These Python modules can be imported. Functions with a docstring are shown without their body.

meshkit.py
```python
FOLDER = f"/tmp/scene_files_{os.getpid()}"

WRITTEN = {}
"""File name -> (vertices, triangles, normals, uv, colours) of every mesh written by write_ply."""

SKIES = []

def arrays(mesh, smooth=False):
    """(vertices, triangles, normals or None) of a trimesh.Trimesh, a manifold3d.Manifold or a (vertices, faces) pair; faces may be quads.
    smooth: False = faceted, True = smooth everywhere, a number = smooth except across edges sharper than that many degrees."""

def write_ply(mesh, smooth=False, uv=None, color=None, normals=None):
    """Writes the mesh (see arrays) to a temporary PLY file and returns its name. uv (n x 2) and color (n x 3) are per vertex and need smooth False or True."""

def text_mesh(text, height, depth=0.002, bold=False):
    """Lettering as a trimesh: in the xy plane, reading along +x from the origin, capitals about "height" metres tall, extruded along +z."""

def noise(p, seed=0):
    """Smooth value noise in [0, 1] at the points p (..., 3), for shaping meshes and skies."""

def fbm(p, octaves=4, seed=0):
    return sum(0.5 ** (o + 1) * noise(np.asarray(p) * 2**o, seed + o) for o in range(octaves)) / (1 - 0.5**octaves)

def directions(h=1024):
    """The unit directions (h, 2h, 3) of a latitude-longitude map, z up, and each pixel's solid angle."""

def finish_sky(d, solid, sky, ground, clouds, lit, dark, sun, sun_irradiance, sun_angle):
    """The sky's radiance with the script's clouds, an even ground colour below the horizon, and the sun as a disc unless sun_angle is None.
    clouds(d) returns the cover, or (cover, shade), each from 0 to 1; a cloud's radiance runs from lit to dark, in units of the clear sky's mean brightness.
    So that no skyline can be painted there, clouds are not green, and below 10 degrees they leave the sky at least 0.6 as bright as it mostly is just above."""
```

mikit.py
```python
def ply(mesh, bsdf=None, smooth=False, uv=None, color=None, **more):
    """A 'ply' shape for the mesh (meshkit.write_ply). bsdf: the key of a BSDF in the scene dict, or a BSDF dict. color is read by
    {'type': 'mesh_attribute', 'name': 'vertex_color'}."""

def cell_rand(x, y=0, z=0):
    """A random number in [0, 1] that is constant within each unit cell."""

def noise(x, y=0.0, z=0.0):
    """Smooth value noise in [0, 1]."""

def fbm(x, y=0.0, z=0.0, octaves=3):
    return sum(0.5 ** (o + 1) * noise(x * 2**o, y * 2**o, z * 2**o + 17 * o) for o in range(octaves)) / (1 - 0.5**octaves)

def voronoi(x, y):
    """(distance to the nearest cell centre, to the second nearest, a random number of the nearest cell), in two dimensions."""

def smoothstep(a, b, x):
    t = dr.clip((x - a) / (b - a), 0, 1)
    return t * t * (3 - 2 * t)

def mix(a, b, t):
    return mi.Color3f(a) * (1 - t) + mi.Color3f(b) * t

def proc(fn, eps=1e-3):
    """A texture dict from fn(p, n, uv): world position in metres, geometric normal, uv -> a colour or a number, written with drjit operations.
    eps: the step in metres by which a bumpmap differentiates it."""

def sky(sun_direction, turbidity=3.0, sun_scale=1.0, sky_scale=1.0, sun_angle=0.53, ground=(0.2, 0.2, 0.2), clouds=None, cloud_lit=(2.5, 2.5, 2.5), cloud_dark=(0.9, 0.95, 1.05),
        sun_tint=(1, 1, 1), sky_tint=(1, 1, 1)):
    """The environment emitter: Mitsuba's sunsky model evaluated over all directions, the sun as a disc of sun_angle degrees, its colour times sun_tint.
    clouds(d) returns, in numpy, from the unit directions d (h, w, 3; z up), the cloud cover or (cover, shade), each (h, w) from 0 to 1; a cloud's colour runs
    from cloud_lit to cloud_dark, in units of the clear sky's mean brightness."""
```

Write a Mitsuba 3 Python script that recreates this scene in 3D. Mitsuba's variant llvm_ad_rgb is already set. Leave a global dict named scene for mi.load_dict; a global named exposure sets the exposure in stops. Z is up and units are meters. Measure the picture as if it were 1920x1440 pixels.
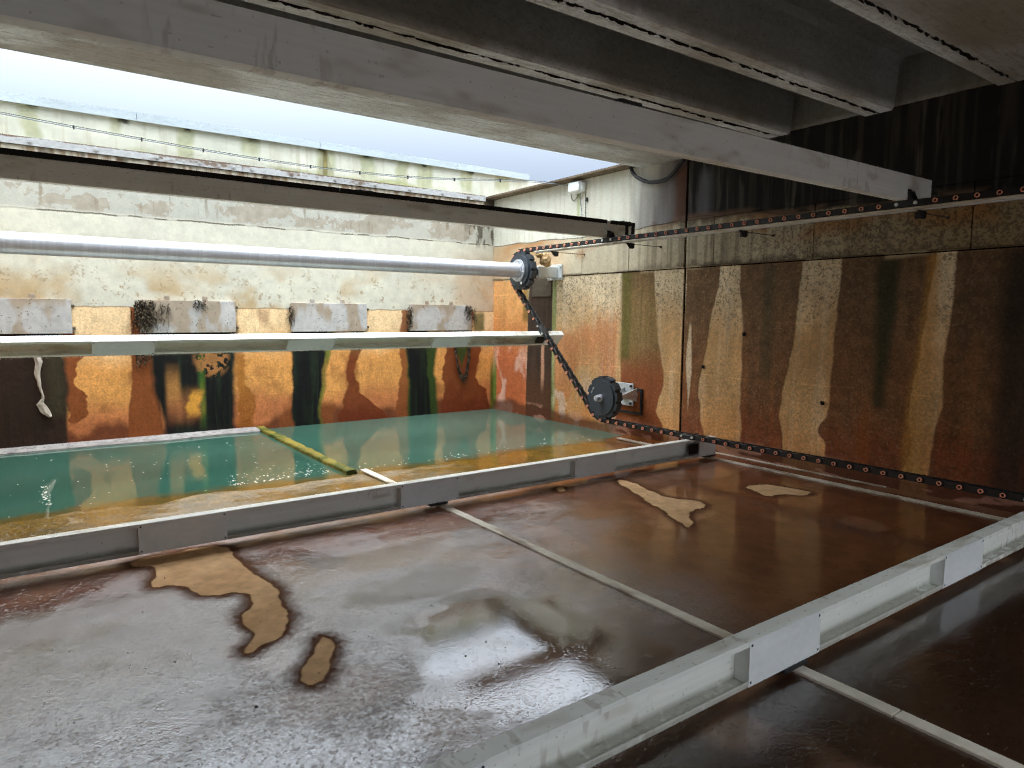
import math, random
import numpy as np
import trimesh
import drjit as dr
import mitsuba as mi
import mikit, meshkit
from mikit import smoothstep, mix, cell_rand, proc
from shapely.geometry import Polygon, Point
from shapely import affinity

T = mi.ScalarTransform4f
scene, labels = {}, {}

# ------------------------------------------------------------------ camera (eye at the origin, floor 1.66 m below)
F, YAW, PITCH, ROLL = 1280.5, 0.62370, -0.10043, 0.0075
fw = np.array([math.sin(YAW) * math.cos(PITCH), math.cos(YAW) * math.cos(PITCH), math.sin(PITCH)])
rt = np.array([math.cos(YAW), -math.sin(YAW), 0.0])
up = np.cross(rt, fw)
up = -rt * math.sin(ROLL) + up * math.cos(ROLL)
scene['camera'] = {'type': 'perspective', 'fov': 2 * math.degrees(math.atan(960 / F)), 'fov_axis': 'x', 'near_clip': 0.05, 'far_clip': 2000.0,
                   'to_world': T().look_at(origin=[0, 0, 0], target=fw.tolist(), up=up.tolist())}

# ------------------------------------------------------------------ sky: an even overcast, brighter towards the zenith
def overcast(d):
    s = np.clip(d[..., 2], 0, 1)
    soft = 0.06 * (meshkit.fbm(d * 2.5, 3, 5) - 0.5)
    return np.ones(s.shape), np.clip(1 - np.clip((s - .12) / .88, 0, 1) ** 1.6 + soft * s, 0, 1)

scene['sky'] = mikit.sky((0.12, 0.36, 0.92), turbidity=4, sun_scale=0.1, sun_angle=50, clouds=overcast,
                         cloud_lit=(6.6, 7.2, 7.8), cloud_dark=(.30, .375, .49), ground=(0.15, 0.15, 0.14))
exposure = 3.65

# ------------------------------------------------------------------ sizes
XL, XR, YB, Y0 = -1.05, 6.86, 10.12, -26.0     # tank walls
ZF, ZC = -1.66, 1.97                           # floor, underside of the deck
DECK_END, DECK_START = 6.62, -2.4
XC = 6.22                                      # chain plane
P = 0.1524                                     # chain pitch

# ------------------------------------------------------------------ material helpers
def noise(x, y=0.0, z=0.0):
    """value noise in [0, 1]; a plain number among the coordinates only picks another pattern (cheaper than mikit.noise)"""
    base, fr = [], []
    for v in (x, y, z):
        if isinstance(v, (int, float)):
            base.append(mi.Float(float(math.floor(v * 8)))); fr.append(None)
        else:
            v = mi.Float(v); i = dr.floor(v); t = v - i
            base.append(i); fr.append(t * t * (3 - 2 * t))
    def go(k, at):
        if k == 3:
            return cell_rand(*at)
        if fr[k] is None:
            return go(k + 1, at + [base[k]])
        return dr.lerp(go(k + 1, at + [base[k]]), go(k + 1, at + [base[k] + 1]), fr[k])
    return go(0, [])

def fbm(x, y=0.0, z=0.0, octaves=3):
    f = lambda v, o: v + 3.25 * o if isinstance(v, (int, float)) else v * 2 ** o
    return sum(0.5 ** (o + 1) * noise(f(x, o), f(y, o), f(z, o)) for o in range(octaves)) / (1 - 0.5 ** octaves)

def S(r, g, b, k=1.0):
    c = np.array([r, g, b]) / 255.0
    c = np.where(c < 0.04045, c / 12.92, ((c + 0.055) / 1.055) ** 2.4) * k
    return mi.Color3f(float(c[0]), float(c[1]), float(c[2]))

def rgb(r, g, b, k=1.0):
    c = np.array([r, g, b]) / 255.0
    c = np.where(c < 0.04045, c / 12.92, ((c + 0.055) / 1.055) ** 2.4) * k
    return {'type': 'rgb', 'value': [float(x) for x in c]}

def pl(z, knots):
    """piecewise linear in z; knots sorted by rising z"""
    z = mi.Float(z)
    out = mi.Float(knots[0][1])
    for (a, va), (b, vb) in zip(knots[:-1], knots[1:]):
        t = dr.clip((z - a) / (b - a), 0, 1)
        t = t * t * (3 - 2 * t)
        out = out + (vb - va) * t
    return out

def streak(u, z, L, R, z0, z1, soft=0.03, softz=0.06):
    """mask of an upright stain between the edges L(z) and R(z) and the heights z0..z1"""
    l = pl(z, L) if isinstance(L, list) else mi.Float(L)
    r = pl(z, R) if isinstance(R, list) else mi.Float(R)
    m = smoothstep(-soft, soft, dr.minimum(u - l, r - u))
    return m * smoothstep(z0 - softz, z0 + softz, z) * (1 - smoothstep(z1 - softz, z1 + softz, z))

def principled(key, base, rough, spec=0.5, metal=0.0, bump=None, scale=1.0, **more):
    d = {'type': 'principled', 'base_color': base, 'roughness': rough, 'metallic': metal, **({} if spec is None else {'specular': spec}), **more}
    if bump is not None:
        d = {'type': 'bumpmap', 'arbitrary': bump, 'scale': scale, 'bsdf': d}
    scene['mat_' + key] = {'type': 'twosided', 'bsdf': d}
    return key

# ------------------------------------------------------------------ end wall (y = YB): rust below, cream coat above
def wall_jit(z, seed):
    return (fbm(z * 2.3, seed) - 0.5) * 0.17 + (noise(z * 11, seed + 3.0) - 0.5) * 0.045 + (noise(z * 31, seed + 5.0) - 0.5) * 0.02

def end_wall_color(p, n, uv):
    u, z = p.x, p.z
    n1, n2 = fbm(u * 2.2, z * 2.2, 3.0), fbm(u * 13, z * 13, 5.0)
    drip = fbm(u * 22, z * 1.3, 9.0) * .6 + fbm(u * 60, z * 2.2, 11.0) * .4
    speck = noise(u * 75, z * 75, 1.0)
    # rust stained lower part
    low = mix(S(222, 154, 82), S(234, 200, 152), smoothstep(-0.75, -0.05, z + (n1 - 0.5) * 0.5))
    low = mix(low, S(196, 112, 70), smoothstep(-1.05, -1.45, z + (n1 - 0.5) * 0.4) * 0.8)
    band = smoothstep(0.012, 0.0, dr.abs(z + 0.93 + 0.01 * n2)) * 0.35 + smoothstep(0.012, 0.0, dr.abs(z + 1.19 + 0.01 * n2)) * 0.4
    low = low * (0.82 + 0.36 * n1) * (0.86 + 0.28 * n2) * (1 - 0.3 * band)
    low = mix(low, S(120, 62, 30), smoothstep(0.58, 0.8, fbm(u * 3.1, z * 2.4, 31.0)) * 0.6)
    j = lambda s: wall_jit(z, s)
    red, dark, blk, grn = S(138, 74, 34), S(34, 22, 14), S(11, 12, 9), S(42, 58, 24)
    olive = S(96, 92, 30)
    def put(c, col, m, o=1.0):
        return mix(c, col, m * o)
    darkv = mix(dark, S(60, 40, 26), drip * 0.9)
    blkv = mix(blk, S(30, 42, 24), smoothstep(0.4, 0.75, drip) * 0.8)
    Z0, ZT = -1.75, 0.10
    # skirting of damp at the bottom
    low = put(low, S(92, 44, 22), smoothstep(-1.42, -1.58, z + (fbm(u * 3.3, 7.0) - 0.5) * 0.35), 0.85)
    # stain 1: left, nearly black-brown below the first plate, and the red lobe beside it
    low = put(low, red, streak(u + j(2.), z, [(-1.6, .42), (-1.0, .40)], [(-1.45, .46), (-1.3, .60), (-1.05, .645), (-.9, .52), (-.75, .56), (-.5, .62), (-.3, .54)], -1.42, -.22, .012))
    low = put(low, darkv, streak(u + j(1.) * .3, z, -3.0, [(-1.6, .42), (-.9, .44), (-.3, .40)], Z0, ZT, .03))
    low = put(low, S(66, 62, 38), streak(u + j(1.) * .3, z, .24, .41, -1.3, -.2, .08), 0.5)
    # stain 2: red edge, green-black curtain with orange windows
    low = put(low, red, streak(u + j(4.) * .4, z, [(-1.6, 1.10), (-.9, 1.16), (-.3, 1.15)], 1.5, Z0, ZT, .012))
    cur = streak(u + j(5.) * .4, z, [(-1.6, 1.52), (-.9, 1.40), (-.3, 1.37)], [(-1.6, 2.42), (-.9, 2.44), (-.3, 2.50)], Z0, ZT, .05)
    win = streak(u, z, 1.56, 1.72, -1.42, -.82, .04, .2) * .75 + streak(u, z, 1.70, 2.02, -1.46, -1.1, .05, .16) * (.3 + .5 * drip)
    edge = streak(u, z, 1.97, 2.04, -1.5, -.55, .03, .2)
    bright = streak(u + j(6.), z, 1.84, 2.0, -1.40, -1.08, .03, .07)
    low = put(low, blkv, cur * (1 - dr.minimum(win * 0.8, 0.9)))
    low = put(low, mix(S(120, 140, 40), S(40, 110, 40), noise(u * 40, z * 6)), edge, 0.55)
    low = put(low, S(222, 156, 62), bright)
    leo = smoothstep(0.28, 0.16, dr.sqrt(dr.square((u - 2.14) * 1.0) + dr.square((z + .62) * .85))) * smoothstep(.44, .56, fbm(u * 22, z * 22, 8.0, 4) + .25 * smoothstep(.16, .02, dr.sqrt(dr.square(u - 2.12) + dr.square(z + .66))))
    low = put(low, S(160, 108, 60), leo)
    low = put(low, S(150, 88, 20), streak(u + j(7.), z, 2.44, [(-1.5, 2.66), (-1.3, 2.70), (-1.0, 2.56), (-.6, 2.56)], Z0, -.55, .03), 0.75)
    # stain 3
    low = put(low, red, streak(u + j(8.), z, 3.08, 3.9, Z0, -1.38, .02, .12), .8)
    cur3 = streak(u + j(9.) * .5, z, [(-1.6, 3.26), (-.3, 3.23)], [(-1.6, 3.66), (-1., 3.70), (-.3, 3.78)], Z0, ZT, .025)
    low = put(low, mix(S(70, 110, 30), olive, noise(z * 5., 2.)), streak(u + j(9.) * .5, z, 3.60, [(-1.6, 3.70), (-1., 3.76), (-.3, 3.88)], Z0, -.2, .03), .8)
    low = put(low, blkv, cur3)
    # stain 4: rust tongue
    tong = streak(u + j(10.), z, [(-1.6, 3.95), (-1.4, 4.06), (-1., 4.16), (-.5, 4.14)], [(-1.6, 4.75), (-1.42, 4.55), (-1.2, 4.33), (-.8, 4.29), (-.3, 4.37)], Z0, ZT, .02)
    low = put(low, mix(S(112, 46, 16), S(90, 80, 30), smoothstep(-.7, -.35, z)), tong, .9)
    # stain 5: black-green with red sides
    low = put(low, red, streak(u + j(11.), z, [(-1.6, 4.9), (-1.2, 5.02), (-.5, 5.04)], 5.3, Z0, ZT, .015), .9)
    low = put(low, S(50, 66, 22), streak(u + j(12.) * .4, z, 5.15, [(-1.6, 5.72), (-.9, 5.66), (-.3, 5.80)], Z0, -.3, .04))
    low = put(low, blkv, streak(u + j(12.) * .4, z, [(-1.6, 5.20), (-.3, 5.16)], [(-1.6, 5.58), (-.9, 5.52), (-.3, 5.54)], Z0, -.2, .03))
    # stain 6: dark red beside the corner, green wedge
    low = put(low, S(116, 50, 20), streak(u + j(13.), z, [(-1.6, 5.80), (-1.1, 5.84), (-.5, 5.86)], [(-1.6, 6.78), (-1.35, 6.70), (-1.2, 6.52), (-.5, 6.56), (-.3, 6.42)], Z0, ZT, .015), .92)
    low = put(low, S(64, 72, 26), streak(u, z, [(-.95, 6.2), (-.45, 6.04)], [(-.95, 6.2), (-.45, 6.36)], -.95, -.2, .03))
    low = put(low, S(86, 84, 34), streak(u + j(14.) * .2, z, 6.44, 6.66, -.3, .04, .03), .8)
    low = put(low, S(84, 96, 26), streak(u, z, 6.80, 6.90, Z0, -.9, .03, .3), .9)
    low = low * (0.8 + 0.4 * speck) * (.9 + .2 * fbm(u * 55, z * 9, 12., 2))
    # cream coat above
    cream = mix(S(232, 227, 204), S(214, 209, 190), n1)
    cream = mix(cream, S(196, 160, 104), smoothstep(.9, .15, z) * smoothstep(.38, .70, fbm(u * 2.4, z * 3.0, 21.0)) * .8)
    cream = mix(cream, S(160, 128, 84), smoothstep(.58, .78, .55 * fbm(u * 11, z * 9, 23.0) + .45 * fbm(u * 40, z * 40, 5.)) * smoothstep(1.1, .2, z) * .7)
    cream = mix(cream, S(206, 150, 92), streak(u + j(15.) * .3, z, 6.05, 6.9, -.2, .95, .12, .2) * .35)
    cream = mix(cream, S(186, 184, 172), smoothstep(1.22, 1.26, z) * .7)
    peel = smoothstep(.55, .60, .75 * fbm(u * 2.6, z * 4.5, 27.0, 4) + .25 * fbm(u * 24, z * 24, 8.) + .12 * n2 - .10 + .14 * smoothstep(.22, .0, dr.abs(z - 1.42))) * smoothstep(1.22, 1.28, z)
    cream = mix(cream, mix(S(168, 152, 130), S(184, 174, 156), n2), peel * .8)
    cream = mix(cream, S(120, 96, 66), smoothstep(.66, .75, fbm(u * 14, z * 3.0, 29.0)) * smoothstep(1.1, 1.7, z) * .7)
    cream = mix(cream, S(96, 88, 74), streak(u + j(16.) * .3, z, 6.3, 6.9, 1.2, 1.8, .12, .1) * smoothstep(.45, .65, fbm(u * 12, z * 5, 30.)) * .9)
    joint = smoothstep(.016, .004, dr.abs(z - 1.222 + (fbm(u * 5, 3.) - .5) * .03)) * (.35 + .65 * smoothstep(.3, .55, noise(u * 7, 4.)))
    cream = mix(cream, S(92, 82, 66), joint * .85)
    cream = cream * (0.9 + 0.2 * n2) * (0.95 + 0.1 * speck)
    edge_z = pl(u, [(6.02, .07), (6.03, .065)]) + (noise(u * 9) - .5) * .015
    top = smoothstep(edge_z - .006, edge_z + .006, z)
    line = smoothstep(.016, .0, dr.abs(z - edge_z)) * .6
    c = mix(low, cream, top)
    return mix(c, S(120, 76, 40), line) * (0.86 - .12 * top)

principled('end_wall_concrete', proc(end_wall_color), 0.75, 0.25,
           bump=proc(lambda p, n, uv: fbm(p.x * 40, p.z * 40) * 0.004 + fbm(p.x * 7, p.z * 7) * 0.006, 2e-3), scale=1.0)

# ------------------------------------------------------------------ side wall (x = XR): u = y
def side_wall_color(p, n, uv):
    u, z = p.y, p.z
    n1, n2 = fbm(u * 2.1, z * 2.1, 3.0), fbm(u * 13, z * 13, 5.0)
    drip = fbm(u * 20, z * 1.1, 9.0)
    speck, speck2 = noise(u * 70, z * 70, 1.0), noise(u * 38, z * 38, 2.0)
    j = lambda s: wall_jit(z, s + 40.) * .6
    Z0, ZT = -1.75, .68
    tan = mix(S(202, 160, 108), S(214, 194, 158), smoothstep(-.3, .5, z + (n1 - .5) * .6))
    tan = mix(tan, S(204, 142, 80), smoothstep(-.9, -1.45, z + (n1 - .5) * .6) * .7)
    tan = tan * (0.80 + .4 * n1)
    pit = smoothstep(.50, .72, speck * .55 + .45 * fbm(u * 28, z * 28, 7.))
    tan = mix(tan, S(70, 50, 30), pit * smoothstep(-.7, .2, z) * .65)
    tan = mix(tan, S(232, 218, 196), smoothstep(.55, .75, drip) * .15)
    low = tan
    def put(c, col, m, o=1.0):
        return mix(c, col, m * o)
    brown = mix(S(142, 92, 54), S(120, 90, 62), smoothstep(-.8, .3, z))
    brown = mix(brown, S(146, 72, 34), smoothstep(-.85, -1.4, z + (n1 - .5) * .5))
    brown = mix(brown, S(92, 76, 54), drip * .6) * (.7 + .6 * n2)
    brown = mix(brown, S(150, 124, 92), smoothstep(.70, .85, noise(u * 55, z * 55, 6.)) * .35)
    # corner zone: orange with salt bloom below
    corner = streak(u, z, 9.12, 10.3, Z0, .62, .02)
    low = put(low, mix(S(214, 150, 84), S(176, 84, 46), smoothstep(.3, -.9, z + (n1 - .5) * .5)), corner, .85)
    low = put(low, S(222, 190, 170), corner * smoothstep(.5, .7, fbm(u * 5, z * 2.4, 12.) + .08 * n2) * smoothstep(-.3, -.9, z), .55)
    low = put(low, S(80, 110, 40), streak(u, z, 10.02, 10.2, Z0, -.8, .03, .3), .9)
    # dark band behind the idler chain
    dk = mix(S(74, 56, 44), S(46, 36, 28), drip)
    dk = mix(dk, S(90, 54, 30), smoothstep(-.6, -1.4, z) * .6)
    low = put(low, S(92, 80, 30), streak(u + j(1.) * .1, z, 9.0, 9.24, -.1, .62, .04), .7)
    low = put(low, dk, streak(u + j(1.) * .12, z, [(-1.6, 8.44), (.6, 8.46)], [(-1.6, 9.14), (0., 9.1), (.6, 9.06)], Z0, .62, .012))
    low = put(low, S(200, 150, 120), streak(u + j(2.) * .3, z, 8.66, 8.74, -1.1, -.3, .02, .2), .75)
    low = put(low, mix(S(70, 100, 30), S(150, 160, 110), noise(z * 9., 3.)), streak(u + j(3.) * .12, z, 8.36, 8.46, Z0, .6, .025, .2), .8)
    # red wash behind and below the idler wheel
    pale = streak(u, z, 7.0, 8.4, Z0, .62, .05)
    low = put(low, S(178, 88, 46), pale * smoothstep(.1, -.5, z - (8.2 - u) * .22 + (fbm(u * 2.6, z * 2.6, 14.) - .5) * .9) * smoothstep(.4, .6, n1 + .1), .5)
    low = put(low, S(220, 200, 184), pale * smoothstep(.48, .68, fbm(u * 6, z * 4, 15.)) * smoothstep(-.7, -1.2, z), .55)
    # olive to brown stripe with a red foot
    ol = mix(S(122, 98, 48), S(150, 120, 80), drip)
    ol = mix(ol, S(92, 70, 46), smoothstep(.1, .6, z) * .6)
    ol = mix(ol, S(142, 80, 44), smoothstep(-.35, -.9, z + (n1 - .5) * .3))
    low = put(low, ol, streak(u + j(4.) * .4, z, [(-1.5, 6.1), (-1.25, 6.22), (-.8, 6.12), (-.2, 6.26), (.6, 6.32)], [(-1.5, 7.0), (-.9, 6.92), (.6, 6.92)], Z0, .64, .02))
    low = put(low, S(86, 84, 30), streak(u + j(5.) * .3, z, 6.74, 6.93, -.6, .62, .06), .7)
    # first stripes right of the joint
    low = put(low, brown, streak(u + j(6.) * .5, z, [(-1.5, 5.42), (-1.25, 5.50), (-.9, 5.53), (-.3, 5.42), (.6, 5.29)], 5.80, Z0, .64, .014))
    low = put(low, S(214, 190, 156), streak(u + j(7.) * .15, z, [(-1.2, 5.70), (-.6, 5.66), (0., 5.69)], [(-1.2, 5.70), (-.6, 5.75), (-.1, 5.72)], -1.2, -.1, .012))
    low = put(low, brown, streak(u + j(8.) * .5, z, [(-1.6, 4.33), (-1.1, 4.40), (-.9, 4.38), (-.2, 4.28), (.6, 4.215)], [(-1.6, 4.9), (-.9, 4.92), (-.3, 4.94), (.6, 5.0)], Z0, .64, .014))
    low = put(low, S(58, 64, 44), streak(u + j(9.) * .2, z, 4.54, 4.68, -.7, .6, .06), .5)
    low = put(low, brown * .85, streak(u + j(10.) * .5, z, [(-1.6, 3.07), (-1.2, 3.00), (-.9, 3.04), (-.2, 2.97), (.1, 2.94), (.6, 2.885)], [(-1.6, 3.83), (-1.35, 3.85), (-1.2, 3.95), (-1.0, 3.84), (-.2, 3.82), (.6, 3.78)], Z0, .64, .014))
    low = put(low, S(34, 46, 24), streak(u + j(11.) * .3, z, [(-.9, 3.28), (.6, 3.20)], [(-.9, 3.40), (.6, 3.42)], -.9, .58, .06), .8)
    low = put(low, S(140, 70, 24), streak(u + j(11.) * .3, z, 3.40, 3.52, Z0, -.9, .05, .25), .5)
    low = put(low, S(186, 134, 62), streak(u + j(12.) * .3, z, [(-1.4, 2.9), (.5, 2.86)], [(-1.5, 3.08), (.6, 2.96)], -1.5, .6, .05) * .6)
    low = put(low, brown * .75, streak(u + j(13.) * .5, z, -40., [(-1.6, 2.84), (-1.1, 2.81), (-.8, 2.76), (-.2, 2.75), (.6, 2.715)], Z0, .64, .014))
    low = put(low, S(20, 26, 24), streak(u + j(14.) * .3, z, 1.9, 2.36, Z0, .6, .1), .7)
    low = low * (.86 + .28 * speck) * (.84 + .32 * fbm(u * 45, z * 45, 3., 2)) * (.86 + .28 * fbm(u * 9, z * .7, 37.)) * (.88 + .24 * n1)
    seam = smoothstep(.009, .002, dr.abs(z + .06 + (noise(u * 2.) - .5) * .02)) + smoothstep(.009, .002, dr.abs(z + .72 + (noise(u * 2.) - .5) * .03)) + smoothstep(.009, .002, dr.abs(z - .345)) * smoothstep(6.5, 7.2, u)
    low = mix(low, low * 1.5, dr.minimum(seam, 1) * .5 * smoothstep(.3, .6, noise(u * 3., z * 3.)))
    low = put(low, S(82, 46, 28), smoothstep(-1.46, -1.56, z + (fbm(u * 2.6, 3.) - .5) * .16), .8)
    low = put(low, S(190, 140, 118), smoothstep(.58, .7, fbm(u * 3.2, z * 9, 18.)) * smoothstep(-1.42, -1.5, z), .45)
    # band between the ledge and the upper joint
    bandc = mix(S(206, 194, 164), S(170, 158, 134), n1)
    bandc = mix(bandc, S(112, 100, 80), smoothstep(.45, .75, drip) * smoothstep(8., 5.5, u) * .6)
    bandc = mix(bandc, bandc * .9, smoothstep(6.8, 5.2, u))  # light falloff under the deck painted into the band
    bandc = mix(bandc, S(64, 54, 42), smoothstep(.10, .0, dr.minimum(z - .61, 1.20 - z) + (n2 - .5) * .14) * smoothstep(7.5, 5.5, u) * .7)
    bandc = mix(bandc, S(142, 124, 88), smoothstep(4.4, 2.6, u + (n1 - .5) * 1.2) * .8)  # algae yellow together with painted light falloff
    bandc = mix(bandc, S(160, 104, 44), smoothstep(.5, .7, fbm(u * 1.8, z * 2.5, 19.)) * smoothstep(.75, .95, z) * .7)
    bandc = mix(bandc, S(52, 44, 34), smoothstep(.45, .75, .5 * speck + .5 * fbm(u * 26, z * 26, 4.) + .08 * smoothstep(6., 3., u)) * (.2 + .4 * smoothstep(6.5, 4., u)))
    bandc = mix(bandc, S(204, 150, 96), streak(u, z, 8.2, 10.2, .6, 1.2, .3, .1) * .4)
    # top: cream near the corner, mould plus painted-in deck shade towards the deck
    topc = mix(S(224, 222, 206), S(200, 198, 180), n1)
    topc = mix(topc, S(200, 190, 170), smoothstep(.45, .7, drip) * .5)
    topc = mix(topc, S(170, 180, 130), streak(u, z, 7.84, 7.9, 1.4, 1.85, .02, .1) * .8)
    mould = smoothstep(7.0, 6.0, u + (fbm(u * 3., z * .8, 24.) - .5) * 1.2)
    topc = mix(topc, mix(S(120, 112, 112), S(96, 90, 92), drip), mould * .9)
    black = smoothstep(6.15, 5.6, u + (fbm(u * 4., z * .7, 25.) - .5) * .7) 
    blackc = mix(S(26, 24, 23), S(52, 48, 44), smoothstep(.45, .8, drip))
    blackc = mix(blackc, S(120, 114, 106), smoothstep(.66, .80, fbm(u * 14, z * 1.4, 28.)) * .3)
    blackc = mix(blackc, S(110, 112, 120), streak(u, z, 5.46, 5.62, 1.2, 1.75, .08, .1) * .7)
    topc = mix(topc, blackc, black)
    topc = mix(topc, S(96, 62, 44), streak(u + j(17.) * .2, z, 5.83, 6.02, 1.2, 1.9, .05, .1) * .8)
    # ragged pale boundary along the upper joint
    wob = 1.19 + (fbm(u * 1.6, 7.) - .5) * .10 + pl(u, [(2.4, -.12), (5.6, .0), (8., 0.)]) 
    fl = fbm(u * 2.6, z * 9., 26.)
    mid = mix(S(134, 104, 84), S(90, 66, 46), n2)
    c = mix(bandc, topc, smoothstep(wob - .02, wob + .02, z))
    c = mix(c, mid, smoothstep(.08, .0, dr.abs(z - wob)) * smoothstep(.42, .58, fl) * smoothstep(7.6, 6., u) * .8)
    c = mix(c, S(70, 60, 48), smoothstep(.012, .003, dr.abs(z - wob)) * .7)
    edge_z = .615 + (fbm(u * 3., 5.) - .5) * .03
    c = mix(low, c, smoothstep(edge_z - .006, edge_z + .006, z))
    c = mix(c, S(66, 50, 34), smoothstep(.02, .004, dr.abs(z - edge_z)) * .7)
    c = mix(c, S(214, 196, 160), smoothstep(.05, .0, z - edge_z + .02) * smoothstep(-.06, -.0, z - edge_z) * smoothstep(.6, .7, noise(u * 2.2, 8.)) * .6)
    return c * (.92 + .16 * speck) * 1.04

principled('side_wall_concrete', proc(side_wall_color), 0.72, 0.25,
           bump=proc(lambda p, n, uv: fbm(p.y * 40, p.z * 40) * 0.006 + fbm(p.y * 7, p.z * 7) * 0.006, 2e-3), scale=1.0)

def plain_concrete(key, a, b, k=1.0, vert=True, rough=.85):
    def col(p, n, uv):
        n1, n2 = fbm(p.x * 1.7, p.y * 1.7, p.z * 1.7), fbm(p.x * 14, p.y * 14, p.z * 14)
        c = mix(S(*a), S(*b), n1) * (.75 + .5 * n2) * k
        return mix(c, S(40, 36, 30) * k, smoothstep(.66, .78, noise(p.x * 42, p.y * 42, p.z * 42)) * .5)
    return principled(key, proc(col), rough, .2, bump=proc(lambda p, n, uv: fbm(p.x * 30, p.y * 30, p.z * 30) * .008, 2e-3))

plain_concrete('dark_wall_concrete', (90, 82, 70), (66, 56, 44))
plain_concrete('coping_concrete', (120, 106, 88), (92, 78, 62))
plain_concrete('ledge_concrete', (162, 158, 152), (126, 120, 116))
plain_concrete('ground_gravel', (140, 134, 122), (120, 112, 100))

def deck_color(p, n, uv):
    rake = fbm(p.x * 6, p.y * 60, 2.0)
    n1, n2 = fbm(p.x * 1.1, p.y * 3., p.z * 3.), fbm(p.x * 30, p.y * 30, p.z * 30)
    c = mix(S(212, 214, 212), S(188, 190, 186), n1) * (.78 + .44 * n2)
    c = mix(c, S(124, 112, 94), smoothstep(.48, .75, rake) * .4)
    c = mix(c, S(128, 116, 94), smoothstep(.42, .68, fbm(p.x * .9, p.y * 1.6, 13.)) * .6)
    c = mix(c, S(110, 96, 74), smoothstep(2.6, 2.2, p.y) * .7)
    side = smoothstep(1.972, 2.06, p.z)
    c = mix(c, S(112, 112, 104) * (.8 + .4 * n2), side * .85)  # recess shade painted in: faces above the soffit go darker
    return mix(c, S(46, 40, 34), smoothstep(.74, .86, noise(p.x * 75, p.y * 75, p.z * 75)) * .35)
principled('deck_concrete', proc(deck_color), .85, .2, bump=proc(lambda p, n, uv: fbm(p.x * 9, p.y * 60, p.z * 30) * .012 + fbm(p.x * 40, p.y * 40, p.z * 40) * .004, 2e-3))

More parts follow.
